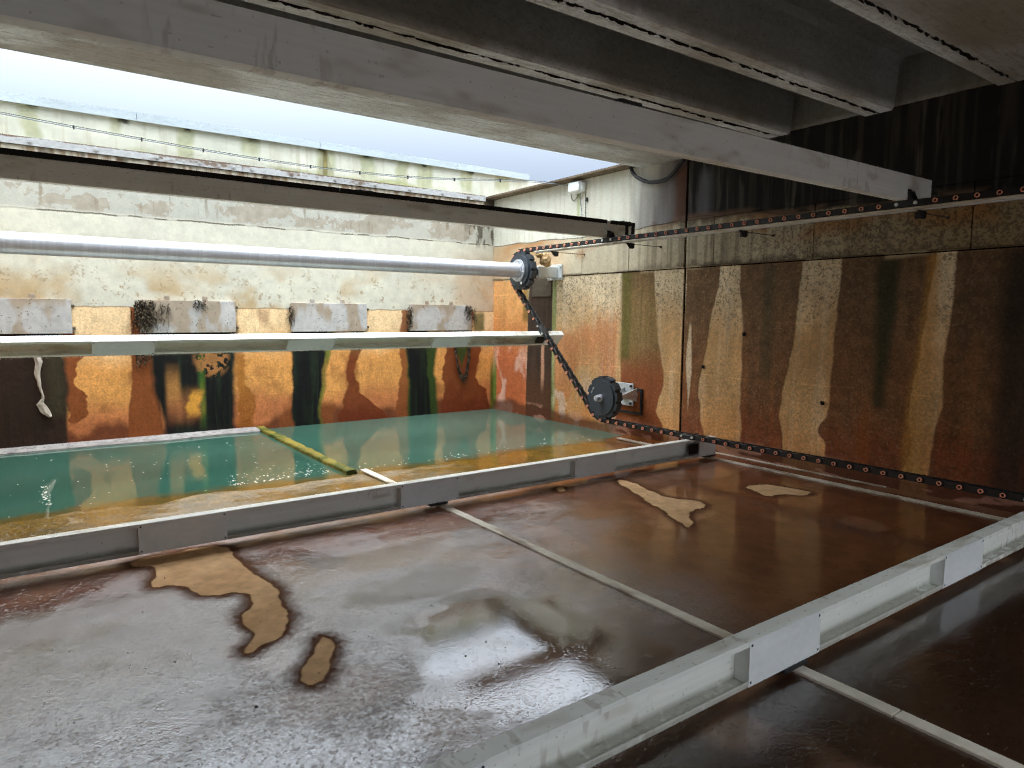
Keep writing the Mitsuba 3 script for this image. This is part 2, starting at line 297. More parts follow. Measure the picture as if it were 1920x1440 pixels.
def parapet_color(p, n, uv):
    u, z = p.x, p.z
    n1, n2, drip = fbm(u * 2., z * 2.), fbm(u * 14, z * 14), fbm(u * 18, z * 1.2)
    c = mix(S(226, 224, 204), S(204, 204, 186), n1)
    c = mix(c, S(190, 180, 150), smoothstep(.5, .75, drip) * .4)
    m = mi.Float(0)
    for x0, w, h in ((.24, .09, .34), (1.12, .06, .16), (1.95, .10, .36), (2.78, .12, .2), (3.86, .14, .3), (4.52, .12, .3), (5.1, .10, .3), (5.52, .14, .33), (6.34, .12, .28), (7.1, .15, .2)):
        m = dr.maximum(m, streak(u + (fbm(z * 4, x0) - .5) * .12, z, x0 - w, x0 + w, 2.44 - h * 1.2, 2.6, .04, .09))
    c = mix(c, mix(S(142, 150, 84), S(176, 172, 120), n2), m * .55)
    m2 = mi.Float(0)
    for x0, w in ((.26, .08), (1.2, .1), (1.95, .06), (2.8, .12), (3.78, .08), (4.5, .09), (5.5, .07), (6.4, .1)):
        m2 = dr.maximum(m2, smoothstep(w, w * .3, dr.abs(u - x0)) * smoothstep(2.40 - .035 * w / .1, 2.43, z + (n2 - .5) * .08))
    c = mix(c, S(40, 44, 22), m2 * .9)
    c = mix(c, mix(S(150, 136, 70), S(60, 50, 30), noise(u * 30, z * 5)), streak(u + (fbm(z * 6, 3.) - .5) * .04, z, [(2.0, 3.70), (2.4, 3.76)], [(2.0, 3.98), (2.4, 3.88)], 2.0, 2.45, .015) * (.35 + .5 * streak(u, z, 3.80, 3.87, 2.0, 2.5, .02)))
    c = mix(c, S(160, 164, 90), smoothstep(2.12, 2.05, z + (fbm(u * 2., 5.) - .5) * .1) * smoothstep(.4, .6, fbm(u * .9, 8.)) * .7)
    return c * (.92 + .16 * n2) * .88
principled('parapet_paint', proc(parapet_color), .75, .25, bump=proc(lambda p, n, uv: fbm(p.x * 30, p.z * 30) * .004, 2e-3))

def stained_ledge_color(p, n, uv):
    u, z = p.x, p.z
    drip = fbm(u * 26, z * 3.)
    c = mix(S(214, 204, 184), S(150, 118, 86), smoothstep(.35, .7, drip) * .8)
    return mix(c, S(70, 50, 36), smoothstep(.58, .75, fbm(u * 6, z * 6, 3.)) * .7) * (.85 + .3 * fbm(u * 20, z * 20)) * .85
principled('stained_ledge', proc(stained_ledge_color), .8, .2)

def rusty_steel_color(p, n, uv):
    n1 = fbm(p.x * 3, p.y * 3, p.z * 9)
    n2 = fbm(p.x * 25, p.y * 25, p.z * 25)
    c = mix(S(184, 184, 180), S(150, 148, 146), n2)
    return mix(c, mix(S(84, 66, 54), S(128, 108, 90), n2), smoothstep(.56, .72, n1 * .7 + n2 * .3 + .25 * smoothstep(.03, .0, dr.abs(p.z - 2.045)))) 
principled('rusty_steel', proc(rusty_steel_color), .6, .4)

def metal_color(p, n, uv):
    return mix(S(186, 196, 198), S(160, 170, 172), fbm(p.x * 2, p.y * 6, p.z * 6)) * (.9 + .2 * fbm(p.x * 30, p.y * 30, p.z * 30))
principled('coping_metal', proc(metal_color), .5, .5)

# ------------------------------------------------------------------ floor: wet red-brown concrete with dry tan patches
PATCHES = [
    [(.5, 5.1), (.79, 5.1), (1.13, 5.1), (1.11, 4.77), (1.12, 4.56), (1.16, 4.27), (1.19, 4.02), (1.13, 3.88), (1.15, 3.69), (1.08, 3.56), (.99, 3.43), (.9, 3.39), (.83, 3.32), (.81, 3.38), (.89, 3.47), (.92, 3.56), (.89, 3.76), (.98, 3.88), (1.04, 4.05), (.99, 4.16), (.83, 4.16), (.77, 4.24), (.74, 4.41), (.67, 4.5), (.58, 4.5), (.58, 4.57), (.63, 4.75), (.64, 4.89), (.52, 4.95)],
    [(1.17, 3.32), (1.21, 3.25), (1.15, 3.06), (1.06, 2.89), (.97, 2.86), (.96, 2.97), (1.04, 3.1), (1.12, 3.17)],
    [(4.87, 4.97), (4.93, 4.77), (4.79, 4.32), (4.77, 4.1), (4.91, 3.94), (4.82, 3.75), (4.65, 3.76), (4.49, 3.68), (4.29, 3.47), (4.19, 3.41), (4.28, 3.65), (4.44, 3.91), (4.45, 4.1), (4.59, 4.33), (4.7, 4.62)],
    [(5.71, 4.01), (5.96, 3.97), (6.03, 3.72), (6.06, 3.57), (6.04, 3.47), (5.84, 3.49), (5.78, 3.62), (5.55, 3.64), (5.62, 3.83)],
    [(4.13, 5.02), (4.22, 4.98), (4.15, 4.87), (4.04, 4.86)]]

def rounded(V):
    out = []
    for k in range(len(V)):
        (ax, ay), (bx, by) = V[k - 1], V[k]
        out += [(.75 * ax + .25 * bx, .75 * ay + .25 * by), (.25 * ax + .75 * bx, .25 * ay + .75 * by)]
    return out
PATCHES = [rounded(V) for V in PATCHES]

def poly_sd(x, y, V):
    """signed distance to a polygon, positive inside"""
    d, s = mi.Float(1e9), mi.Float(1.0)
    for k in range(len(V)):
        (ax, ay), (bx, by) = V[k], V[k - 1]
        ex, ey = bx - ax, by - ay
        wx, wy = x - ax, y - ay
        t = dr.clip((wx * ex + wy * ey) / (ex * ex + ey * ey), 0, 1)
        d = dr.minimum(d, dr.square(wx - ex * t) + dr.square(wy - ey * t))
        c1, c2, c3 = y >= ay, y < by, ex * wy > ey * wx
        s = dr.select((c1 & c2 & c3) | (~c1 & ~c2 & ~c3), -s, s)
    return -s * dr.sqrt(d)

def dryness(p):
    """distance (m) into a dry patch, with a ragged edge"""
    x = p.x + (fbm(p.x * 9, p.y * 9, 1., 2) - .5) * .04
    y = p.y + (fbm(p.x * 9, p.y * 9, 2., 2) - .5) * .06
    d = mi.Float(-9)
    for V in PATCHES:
        d = dr.maximum(d, poly_sd(x, y, V))
    return d

def pools(p):
    """1 where a film of water stands, 0 where the concrete is only damp"""
    x, y = p.x, p.y
    f = fbm(x * 1.3, y * 1.0, 11.0)
    g = fbm(x * 6, y * 6, 6., 2)
    a = dr.maximum(smoothstep(.90, .68, dr.sqrt(dr.square((x - 2.0) / .76) + dr.square((y - 2.66) / .92)) + (g - .5) * .6),
                   smoothstep(1., .6, dr.sqrt(dr.square((x - 1.9) / .5) + dr.square((y - 3.6) / .26)) + (g - .5) * .6))
    right = smoothstep(3.1, 4.4, x + (f - .5) * 1.6)
    near = smoothstep(2.2, 1.5, y)
    return dr.clip(dr.maximum(dr.maximum(smoothstep(.70, .78, f + .12 * (g - .5)), a), dr.maximum(right, near)), 0, 1)

def floor_color(p, n, uv):
    x, y = p.x, p.y
    n1, n2, n3 = fbm(x * 1.1, y * 1.1, 3.), fbm(x * 9, y * 9, 5.), noise(x * 60, y * 60, 7.)
    c = mix(S(96, 60, 36), S(54, 32, 20), n1) * (.7 + .6 * n2)
    alg = smoothstep(5.1, 5.6, y + (n1 - .5) * .4)
    c = mix(c, S(34, 22, 16), smoothstep(1.95, 1.6, y) * .8)  # shade on the near floor, painted into the base colour
    c = mix(c, c * 1.5, smoothstep(2.9, 3.4, x) * (1 - smoothstep(1.95, 1.6, y)))  # base lifted on the right to paint in the wall's reflection
    c = mix(c, S(106, 58, 32) * (.7 + .6 * n2), smoothstep(4.4, 4.9, y + (n1 - .5) * .9) * (1 - alg) * .7)
    grey_zone = (1 - pools(p)) * smoothstep(.34, .56, fbm(x * 1.6, y * 2.4, 33.) + .10 * (n2 - .5)) * smoothstep(5.0, 4.0, y + n2 * .5) * smoothstep(1.7, 2.1, y) * smoothstep(3.6, 2.6, x)
    c = mix(c, mix(S(126, 112, 106), S(98, 80, 70), n2) * (.55 + .9 * n3), grey_zone * .8)  # lighter, greyer base away from the water film
    c = mix(c, S(150, 112, 86), smoothstep(.6, .75, fbm(x * 2.2, y * 2.2, 15., 2)) * .35)
    c = mix(c, mix(S(108, 80, 24), S(70, 60, 26), n2) * (.55 + .9 * n3), alg)
    c = mix(c, S(112, 92, 60), alg * smoothstep(5.75, 5.45, y + (n2 - .5) * .3) * smoothstep(2.6, 1.6, x) * .6)
    c = mix(c, S(112, 62, 26), alg * smoothstep(5.6, 6.6, x + (n2 - .5)) * .8)
    return mix(c, c * .4, smoothstep(.80, .88, n3) * .6)

def dry_color(p, n, uv):
    n2 = fbm(p.x * 22, p.y * 22, 5., 2)
    tan = mix(S(214, 178, 138), S(188, 150, 110), fbm(p.x * 4, p.y * 4, 9., 2)) * (.82 + .36 * n2)
    return mix(S(92, 62, 44) * (.7 + .6 * n2), tan, smoothstep(-.006, .008, dryness(p)))

def floor_rough(p, n, uv):
    a = fbm(p.x * 1.5 + noise(p.y * .8, 3.) * .6, p.y * 2.6, 4.)
    b = fbm(p.x * 8, p.y * 12, 2., 2)
    damp = .16 + .30 * smoothstep(.30, .68, a * .7 + b * .3)
    return dr.clip(dr.lerp(damp + (noise(p.x * 90, p.y * 90, 6.) - .5) * .26 + (noise(p.x * 30, p.y * 40, 7.) - .5) * .10, mi.Float(.045), pools(p)), .04, 1)

def floor_bump(p, n, uv):
    q = fbm(p.x * 2., p.y * 2.6, 21., 2)
    g = noise(p.x * 210, p.y * 210, 1.) * (.0003 + .0005 * smoothstep(.4, .6, q)) + noise(p.x * 95, p.y * 95, 2.) * .0006 * smoothstep(.4, .65, q)
    pock = smoothstep(.78, .88, noise(p.x * 80, p.y * 80, 4.)) * .0012
    w = dr.clip(smoothstep(1.1, .7, dr.sqrt(dr.square((p.x - 2.0) / .65) + dr.square((p.y - 2.66) / .85)) + (q - .5) * .6) + smoothstep(3.1, 4.4, p.x) * .8, 0, 1)
    return (g + pock) * (1 - w * .9) + noise(p.x * 3, p.y * 3, 5.) * .0006
scene['mat_wet_floor'] = {'type': 'twosided', 'bsdf': {'type': 'blendbsdf', 'weight': proc(lambda p, n, uv: smoothstep(-.11, .0, dryness(p) + (noise(p.x * 50, p.y * 50, 4.) - .5) * .03)),
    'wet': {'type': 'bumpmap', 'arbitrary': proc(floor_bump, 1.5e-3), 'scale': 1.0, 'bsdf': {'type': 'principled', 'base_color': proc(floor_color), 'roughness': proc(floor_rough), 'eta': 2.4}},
    'dry': {'type': 'diffuse', 'reflectance': proc(dry_color)}}}

def water_color(p, n, uv):
    n1, n2 = fbm(p.x * 1.2, p.y * 1.2, 1.), fbm(p.x * 7, p.y * 7, 2.)
    c = mix(S(46, 78, 66), S(72, 94, 82), smoothstep(2., 6., p.x) * .7 + (n1 - .5) * .5)
    shallow = mix(S(88, 68, 26), S(60, 60, 34), n2)
    return mix(shallow, c, smoothstep(6.62, 6.98, p.y + (n1 - .5) * .3 + (n2 - .5) * .12))
principled('murky_water', proc(water_color), .02, None, eta=2.0, bump=proc(lambda p, n, uv: fbm(p.x * 3, p.y * 3) * .0006, 4e-3))

def moss_color(p, n, uv):
    n1, n2 = fbm(p.x * 9, p.y * 6, p.z * 9), fbm(p.x * 40, p.y * 40, p.z * 40)
    c = mix(S(116, 104, 40), S(62, 72, 24), smoothstep(.35, .65, n1))
    return mix(c, S(150, 120, 56), smoothstep(.6, .75, n2) * .6) * (.7 + .6 * n2)
principled('mossy_concrete', proc(moss_color), .7, .3, bump=proc(lambda p, n, uv: fbm(p.x * 45, p.y * 45, p.z * 45) * .012, 2e-3))

def strip_color(p, n, uv):
    n2 = fbm(p.x * 16, p.y * 16)
    c = mix(S(212, 206, 192), S(182, 172, 152), fbm(p.x * 3, p.y * 2.5)) * (.86 + .28 * n2)
    return mix(c, S(112, 84, 58), smoothstep(.58, .72, fbm(p.x * 8, p.y * 3, 4.)) * .6)
principled('strip_plastic', proc(strip_color), .45, .4)

# flights: pale fibreglass
def frp_color(p, n, uv):
    st = fbm(p.x * 1.4, p.y * 30, p.z * 60)
    n1, n2 = fbm(p.x * .8, p.y * 4, p.z * 4), fbm(p.x * 30, p.y * 30, p.z * 30)
    c = mix(S(232, 234, 226), S(216, 218, 210), n1) * (.92 + .14 * st)
    c = mix(c, S(150, 134, 104), smoothstep(.56, .8, fbm(p.x * 3.4, p.y * 8, p.z * 8)) * .5)
    c = mix(c, S(120, 96, 66), smoothstep(.60, .74, fbm(p.x * 26, p.y * 9, p.z * 5)) * smoothstep(.5, .62, fbm(p.x * 1.3, p.y * 3, 5.)) * .3)
    c = mix(c, S(120, 104, 80), smoothstep(.82, .88, noise(p.x * 60, p.y * 60, p.z * 60)) * .3)
    grime = smoothstep(-1.565, -1.60, p.z) * smoothstep(.3, .6, n2 * .5 + n1 * .5 + .12)
    return mix(c, S(112, 104, 84), grime * .6)
principled('fibreglass', proc(frp_color), .42, .4)
principled('fibreglass_plate', proc(lambda p, n, uv: mix(S(222, 226, 224), S(206, 210, 208), fbm(p.x * 3, p.y * 9, p.z * 9)) * (.93 + .14 * fbm(p.x * 40, p.y * 40, p.z * 40))), .5, .35)
principled('black_plastic', proc(lambda p, n, uv: mix(S(26, 27, 29), S(46, 46, 46), fbm(p.x * 18, p.y * 18, p.z * 18))), .5, .4)
principled('chain_plastic', proc(lambda p, n, uv: mix(S(20, 21, 23), S(38, 38, 38), fbm(p.x * 14, p.y * 14, p.z * 14))), .42, .45)
principled('sprocket_plastic', proc(lambda p, n, uv: mix(S(44, 50, 56), S(58, 64, 70), fbm(p.y * 5, p.z * 5, p.x * 5)) * (.85 + .3 * fbm(p.y * 30, p.z * 30, 2.))), .45, .45)
principled('black_rubber', rgb(24, 23, 22), .7, .25)
principled('pin_orange', rgb(232, 160, 132), .5, .4)
principled('pin_silver', rgb(210, 212, 210), .35, .5, .6)
def galv(p, n, uv):
    a = fbm(p.x * 60, p.y * 3, p.z * 3)
    return mix(S(206, 208, 212), S(176, 178, 184), a) * (.9 + .2 * fbm(p.x * 25, p.y * 25, p.z * 25))
principled('galvanised', proc(galv), .38, .5, .55)
principled('painted_grey', proc(lambda p, n, uv: mix(S(204, 208, 206), S(186, 190, 188), fbm(p.x * 8, p.y * 8, p.z * 8))), .45, .45, .2)
def plate_color(p, n, uv):
    n1, n2 = fbm(p.x * 3, p.z * 4), fbm(p.x * 20, p.z * 20)
    c = mix(S(190, 186, 180), S(166, 162, 157), n1)
    c = mix(c, S(150, 128, 100), smoothstep(.48, .66, fbm(p.x * 5, p.z * 2.6, 4.) + .1 * smoothstep(-.1, .15, p.z)) * .75)
    return mix(c, S(84, 72, 60), smoothstep(.70, .82, fbm(p.x * 45, p.z * 40)) * .6) * (.85 + .3 * n2)
principled('sheet_metal', proc(plate_color), .55, .4, .1)
principled('hose_rubber', rgb(34, 34, 38), .4, .45)
principled('box_plastic', proc(lambda p, n, uv: mix(S(232, 236, 234), S(206, 212, 206), fbm(p.x * 9, p.y * 9, p.z * 9))), .4, .5)
principled('wire_steel', rgb(120, 126, 134), .5, .5)
principled('dark_wire', rgb(60, 66, 60), .6, .3)
def debris_color(p, n, uv):
    return mix(S(40, 33, 26), S(130, 116, 94), smoothstep(.5, .85, noise(p.x * 50, p.y * 50, p.z * 50)))
principled('dried_weed', proc(debris_color), .9, .1)
principled('pale_rag', proc(lambda p, n, uv: mix(S(206, 196, 180), S(140, 124, 106), fbm(p.x * 22, p.y * 22, p.z * 14))), .9, .1)
principled('foam', rgb(214, 214, 204), .7, .3)
principled('lichen_lump', proc(lambda p, n, uv: mix(S(214, 190, 146), S(150, 110, 66), fbm(p.x * 22, p.y * 22, p.z * 22))), .9, .1)
principled('stone_grit', proc(lambda p, n, uv: mix(S(38, 28, 22), S(150, 136, 118), cell_rand(p.x * 9, p.y * 9) * cell_rand(p.x * 9, p.y * 9, 5.))), .8, .2)
principled('joint_filler', rgb(28, 24, 20), .9, .1)
scene['mat_droplet'] = {'type': 'dielectric', 'int_ior': 1.33}

# ------------------------------------------------------------------ mesh helpers
def box(x0, x1, y0, y1, z0, z1, bevel=0.0):
    if bevel <= 0:
        m = trimesh.creation.box(extents=(x1 - x0, y1 - y0, z1 - z0))
        m.apply_translation(((x0 + x1) / 2, (y0 + y1) / 2, (z0 + z1) / 2))
        return m
    pts = []
    for sx in (0, 1):
        for sy in (0, 1):
            for sz in (0, 1):
                for k in range(3):
                    o = [bevel, bevel, bevel]; o[k] = 0
                    pts.append(((x0 + o[0], x1 - o[0])[sx], (y0 + o[1], y1 - o[1])[sy], (z0 + o[2], z1 - o[2])[sz]))
    return trimesh.convex.convex_hull(np.array(pts))

def cyl(a, b, r, n=24):
    return trimesh.creation.cylinder(r, segment=[a, b], sections=n)

def cat(*ms):
    return trimesh.util.concatenate([m for m in ms])

def tube(pts, r, n=8):
    pts = np.asarray(pts, float)
    t = np.gradient(pts, axis=0)
    t /= np.linalg.norm(t, axis=1, keepdims=True)
    ref = np.array([0.31, 0.22, 0.92])
    a = np.cross(t, ref); a /= np.linalg.norm(a, axis=1, keepdims=True)
    b = np.cross(t, a)
    ang = np.arange(n) * 2 * math.pi / n
    rr = np.broadcast_to(np.asarray(r, float), len(pts))
    v = pts[:, None] + rr[:, None, None] * (np.cos(ang)[None, :, None] * a[:, None] + np.sin(ang)[None, :, None] * b[:, None])
    k = len(pts); f = []
    for i in range(k - 1):
        for q in range(n):
            p0, p1 = i * n + q, i * n + (q + 1) % n
            f += [[p0, p1, p1 + n], [p0, p1 + n, p0 + n]]
    v = v.reshape(-1, 3)
    v = np.vstack([v, pts[:1], pts[-1:]])
    for q in range(n):
        f += [[k * n, (q + 1) % n, q], [k * n + 1, (k - 1) * n + q, (k - 1) * n + (q + 1) % n]]
    return trimesh.Trimesh(v, f, process=False)

def extrude_x(poly, x0, x1):
    """polygon in (y, z) extruded along x"""
    m = trimesh.creation.extrude_polygon(poly, x1 - x0, engine='earcut')
    v = m.vertices.copy()
    m.vertices = np.c_[v[:, 2] + x0, v[:, 0], v[:, 1]]
    return m

def extrude_y(poly, y0, y1):
    """polygon in (x, z) extruded along y"""
    m = trimesh.creation.extrude_polygon(poly, y1 - y0, engine='earcut')
    v = m.vertices.copy()
    m.vertices = np.c_[v[:, 0], y1 - v[:, 2], v[:, 1]]
    return m

used = {}
def key_for(name, parent=None):
    base = name if parent is None else f'{parent}__{name}'
    if base not in used:
        used[base] = 0
        return base
    used[base] += 1
    return f'{base}_{used[base]:03d}'

def part(name, mesh, mat, parent, smooth=False, label=None, kind=None):
    k = key_for(name, parent)
    scene[k] = mikit.ply(mesh, 'mat_' + mat, smooth=smooth)
    if label or kind:
        labels[k] = {**({'label': label} if label else {}), **({'kind': kind} if kind else {})}
    return k

def reuse(name, shape, to_world, parent):
    k = key_for(name, parent)
    scene[k] = {**shape, 'to_world': T(to_world)}
    return k

def thing(name, label, category, group=None):
    k = key_for(name)
    labels[k] = {'label': label, 'category': category}
    if group:
        labels[k]['group'] = group
    return k

def solo(name, mesh, mat, label, category, group=None, smooth=False):
    k = thing(name, label, category, group)
    scene[k] = mikit.ply(mesh, 'mat_' + mat, smooth=smooth)
    return k

def struct(name, mesh, mat, smooth=False, label=None, kind='structure'):
    k = key_for(name)
    scene[k] = mikit.ply(mesh, 'mat_' + mat, smooth=smooth)
    labels[k] = {'kind': kind, **({'label': label} if label else {})}
    return k

# ------------------------------------------------------------------ ground, floor, water
gx = [-400, XL - .7, XR + .7, 400]
gy = [-400, Y0 - .5, YB + .5, 400]
quads = []
for i in range(3):
    for jj in range(3):
        if i == 1 and jj == 1:
            continue
        quads.append(trimesh.Trimesh([[gx[i], gy[jj], 1.2], [gx[i + 1], gy[jj], 1.2], [gx[i + 1], gy[jj + 1], 1.2], [gx[i], gy[jj + 1], 1.2]], [[0, 1, 2], [0, 2, 3]], process=False))
struct('ground', cat(*quads), 'ground_gravel', label='gravel ground outside the tank')

ys = np.r_[np.linspace(Y0 - .2, 1, 12), np.linspace(1.3, 5.2, 14), np.arange(5.3, 8.4, .06)]
xs = np.arange(XL - .2, XR + .22, .07)
gxx, gyy = np.meshgrid(xs, ys, indexing='ij')
pp = np.stack([gxx, gyy, gxx * 0], -1)
gz = ZF - np.clip(gyy - 5.9, 0, 9) * .028 - np.clip(gyy - 6.75, 0, 9) * .5 + (meshkit.fbm(pp * 2.2, 3, 4) - .5) * .012 * np.clip((gyy - 5.4) / .6, 0, 1)
gz = gz + np.clip((gxx - 6.35) / .5, 0, 1) * .03 * np.clip((gyy - 5.8), 0, 1.2)
nx, ny = gxx.shape
idx = np.arange(nx * ny).reshape(nx, ny)
fq = np.stack([idx[:-1, :-1], idx[1:, :-1], idx[1:, 1:], idx[:-1, 1:]], -1).reshape(-1, 4)
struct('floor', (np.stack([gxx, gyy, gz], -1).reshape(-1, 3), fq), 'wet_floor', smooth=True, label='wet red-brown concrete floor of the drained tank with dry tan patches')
ZW = -1.682
def sheet(x0, x1, y0, y1, z):
    return trimesh.Trimesh([[x0, y0, z], [x1, y0, z], [x1, y1, z], [x0, y1, z]], [[0, 1, 2], [0, 2, 3]], process=False)
struct('water', sheet(XL - .02, 2.74, 6.0, YB + .02, ZW), 'murky_water', label='milky green water in the left pit')
struct('water', sheet(2.84, XR + .02, 6.0, YB + .02, ZW), 'murky_water', label='milky green water in the corner pit')

# ------------------------------------------------------------------ end wall with parapet
ew = thing('end_wall', 'pale stained concrete end wall with dark rust streaks across the far side of the tank', 'wall')
part('face', box(XL - .4, XR + .02, YB, YB + .4, ZF - 1.2, 1.80), 'end_wall_concrete', ew)
part('stained_ledge', box(XL - .4, 6.66, YB - .012, YB + .4, 1.802, 1.948), 'stained_ledge', ew, label='rust streaked ledge below the bolted steel angle')
part('parapet', box(XL - 6, 9.5, YB + .03, YB + .35, 1.95, 2.436), 'parapet_paint', ew, label='cream parapet with green algae runs under its coping')
cop_poly = Polygon([(YB - .03, 2.425), (YB - .03, 2.53), (YB + .42, 2.545), (YB + .42, 2.438), (YB - .015, 2.438), (YB - .015, 2.425)])
xj = [XL - 6, 1.35, 3.75, 6.1, 7.62]
for a, b in zip(xj[:-1], xj[1:]):
    part('coping', extrude_x(cop_poly, a + .003, b - .003), 'coping_metal', ew)
part('corner_block', box(6.664, 6.855, YB - .03, YB + .3, 1.84, 2.03, .015), 'dark_wall_concrete', ew, label='dark mouldy concrete block in the corner')

ang = thing('steel_angle', 'rusty pale steel angle bolted along the end wall below the parapet', 'rail')
ap = Polygon([(YB - .05, 1.952), (YB - .05, 2.045), (YB + .029, 2.045), (YB + .029, 2.037), (YB - .042, 2.037), (YB - .042, 1.952)])
for a, b in ((XL - .4, 2.62), (2.625, 6.66)):
    part('section', extrude_x(ap, a, b), 'rusty_steel', ang)
for bx_ in (.21, .88, 1.56, 2.07, 2.50, 2.75, 3.3, 3.95, 4.6, 5.2, 5.8, 6.3):
    part('bolt', cat(cyl([bx_, YB - .051, 1.995], [bx_, YB - .062, 1.995], .026, 12), cyl([bx_, YB - .061, 1.995], [bx_, YB - .08, 1.995], .015, 6)), 'rusty_steel', ang)

# ------------------------------------------------------------------ side wall
sw = thing('side_wall', 'stained concrete side wall with brown and tan upright streaks, black with mould and painted shade under the deck', 'wall')
JY = 5.815
for a, b in ((Y0, JY - .019), (JY + .019, YB)):
    part('lower_face', box(XR + .004, XR + .4, a, b, ZF - 1.2, .60), 'side_wall_concrete', sw)
    # upper band with its saw-cut slots
    cuts = [c for c in (2.612, 4.095, 5.377, 6.795, 7.762) if a < c < b]
    ends = [a] + cuts + [b]
    for q, (s, e) in enumerate(zip(ends[:-1], ends[1:])):
        g = .006
        part('band', box(XR - .008, XR + .4, s + (g if q else 0), e - (g if q < len(ends) - 2 else 0), .612, 1.19), 'side_wall_concrete', sw)
    part('upper_face', box(XR, XR + .4, a, b, 1.195, 1.995), 'side_wall_concrete', sw)
part('joint_filler', box(XR + .022, XR + .3, JY - .03, JY + .03, ZF - 1, 1.99), 'joint_filler', sw, label='black expansion joint running the full height of the wall')
part('slot_back', box(XR + .02, XR + .39, 2.2, 8.2, .605, 1.2), 'joint_filler', sw)
cm = box(XR - .20, XR + .55, 6.63, YB + .3, 2.0, 2.028)
part('coping', cm, 'coping_concrete', sw, label='brown coping slab overhanging the top of the wall')

struct('wall_left', box(XL - .4, XL, Y0, YB - .0, ZF - 1.2, 2.0), 'side_wall_concrete', label='side wall of the tank left of the view')
struct('wall_back', box(XL - .4, XR + .4, Y0 - .4, Y0, ZF - 1.2, 2.0), 'dark_wall_concrete', label='far wall of the tank behind the viewer')

for ay, az in ((3.90, -.90), (5.47, -.62), (4.9, -.2)):
    part('anchor', cat(cyl([XR - .03, ay, az], [XR + .003, ay, az], .012, 8), box(XR - .02, XR - .004, ay - .02, ay + .02, az - .02, az + .02, .004)), 'black_rubber', sw)

# concrete ledge and mossy divider in the pits
lp = Polygon([(9.87, -2.2), (9.87, -1.665), (9.90, -1.648), (YB + .01, -1.636), (YB + .01, -2.2)])
lm = extrude_x(lp, XL - .02, 2.70).subdivide_to_size(.14)
lv = lm.vertices.copy(); lv[:, 1] -= (meshkit.fbm(lv * [3, 0, 0] + 2, 3, 9) - .5) * .10 * (lv[:, 1] < 10) ; lm.vertices = lv
solo('pit_ledge', lm, 'ledge_concrete', 'grey concrete ledge along the foot of the end wall at the left pit', 'ledge')
dp = Polygon([(2.705, -2.2), (2.705, -1.652), (2.715, -1.640), (2.805, -1.637), (2.818, -1.65), (2.822, -2.2)])
dm = extrude_y(dp, 6.72, 10.11).subdivide_to_size(.06)
dv = dm.vertices.copy(); dv += (meshkit.fbm(dv * 9, 3, 2)[:, None] - .5) * np.array([.03, 0, .028]); dm.vertices = dv
solo('pit_divider', dm, 'mossy_concrete', 'mossy concrete divider wall between the two water pits', 'divider', smooth=40)

# ------------------------------------------------------------------ deck of precast channel units (crack to crack)
dk = thing('roof_deck', 'grey precast concrete channel units spanning the tank overhead with dark joints between legs', 'ceiling')
def deck_unit(y0, y1, solid=False, seed=0):
    g = .008
    a, b = y0 + g, y1 - g
    if solid:
        pg = Polygon([(a, ZC), (b, ZC), (b, 2.55), (a, 2.55)])
    else:
        pg = Polygon([(a, ZC), (a + .125, ZC), (a + .135, ZC + .02), (a + .155, 2.38), (a + .20, 2.43), (b - .20, 2.43), (b - .155, 2.38), (b - .125, ZC + .02), (b - .115, ZC), (b, ZC), (b, 2.55), (a, 2.55)])
    m = extrude_x(pg, XL - .38, XR + .01)
    # subdivide along x by slicing the long edges
    m = m.subdivide_to_size(.9)
    v = m.vertices.copy()
    k = (v[:, 2] < ZC + .03)
    v[k, 1] += (meshkit.fbm(np.c_[v[k, 0] * 2.5, v[k, 1] * 0 + seed, v[k, 0] * 0], 3, seed) - .5) * .012
    m.vertices = v
    return m
cr = [-2.4, -1.3, -.2, .95, 2.36, 3.49, 4.565, 5.64, DECK_END]
for q, (a, b) in enumerate(zip(cr[:-1], cr[1:])):
    part('deck_unit', deck_unit(a, b, solid=(a in (.95, 5.64)), seed=q), 'deck_concrete', dk)
part('end_block', box(XR + .012, XR + .40, DECK_START, DECK_END, 2.0, 2.54), 'deck_concrete', dk)
part('end_block', box(XL - .40, XL - .382, DECK_START, DECK_END, 2.002, 2.54), 'deck_concrete', dk)
# ragged dirt hanging in the joints
rnd = random.Random(4)
for c in cr[4:7]:
    sh = []
    for _ in range(260):
        x = rnd.uniform(-1, 6.8)
        if rnd.random() > (.35 + .65 * meshkit.noise(np.array([x * 1.1, c, 3.]), 2)):
            continue
        l, w, d = rnd.uniform(.03, .16), rnd.uniform(.006, .022), rnd.uniform(.004, .016)
        b = trimesh.creation.icosphere(subdivisions=1, radius=1.0)
        b.vertices = b.vertices * [l / 2, w / 2, d] * (1 + .5 * (meshkit.noise(b.vertices * 3 + x, 1)[:, None] - .5))
        b.apply_transform(trimesh.transformations.rotation_matrix(rnd.uniform(-.25, .25), [0, 0, 1]))
        b.apply_translation([x, c + rnd.uniform(-.01, .012), ZC - .001])
        sh.append(b)
    part('joint_dirt', cat(*sh), 'joint_filler', dk, kind='stuff')

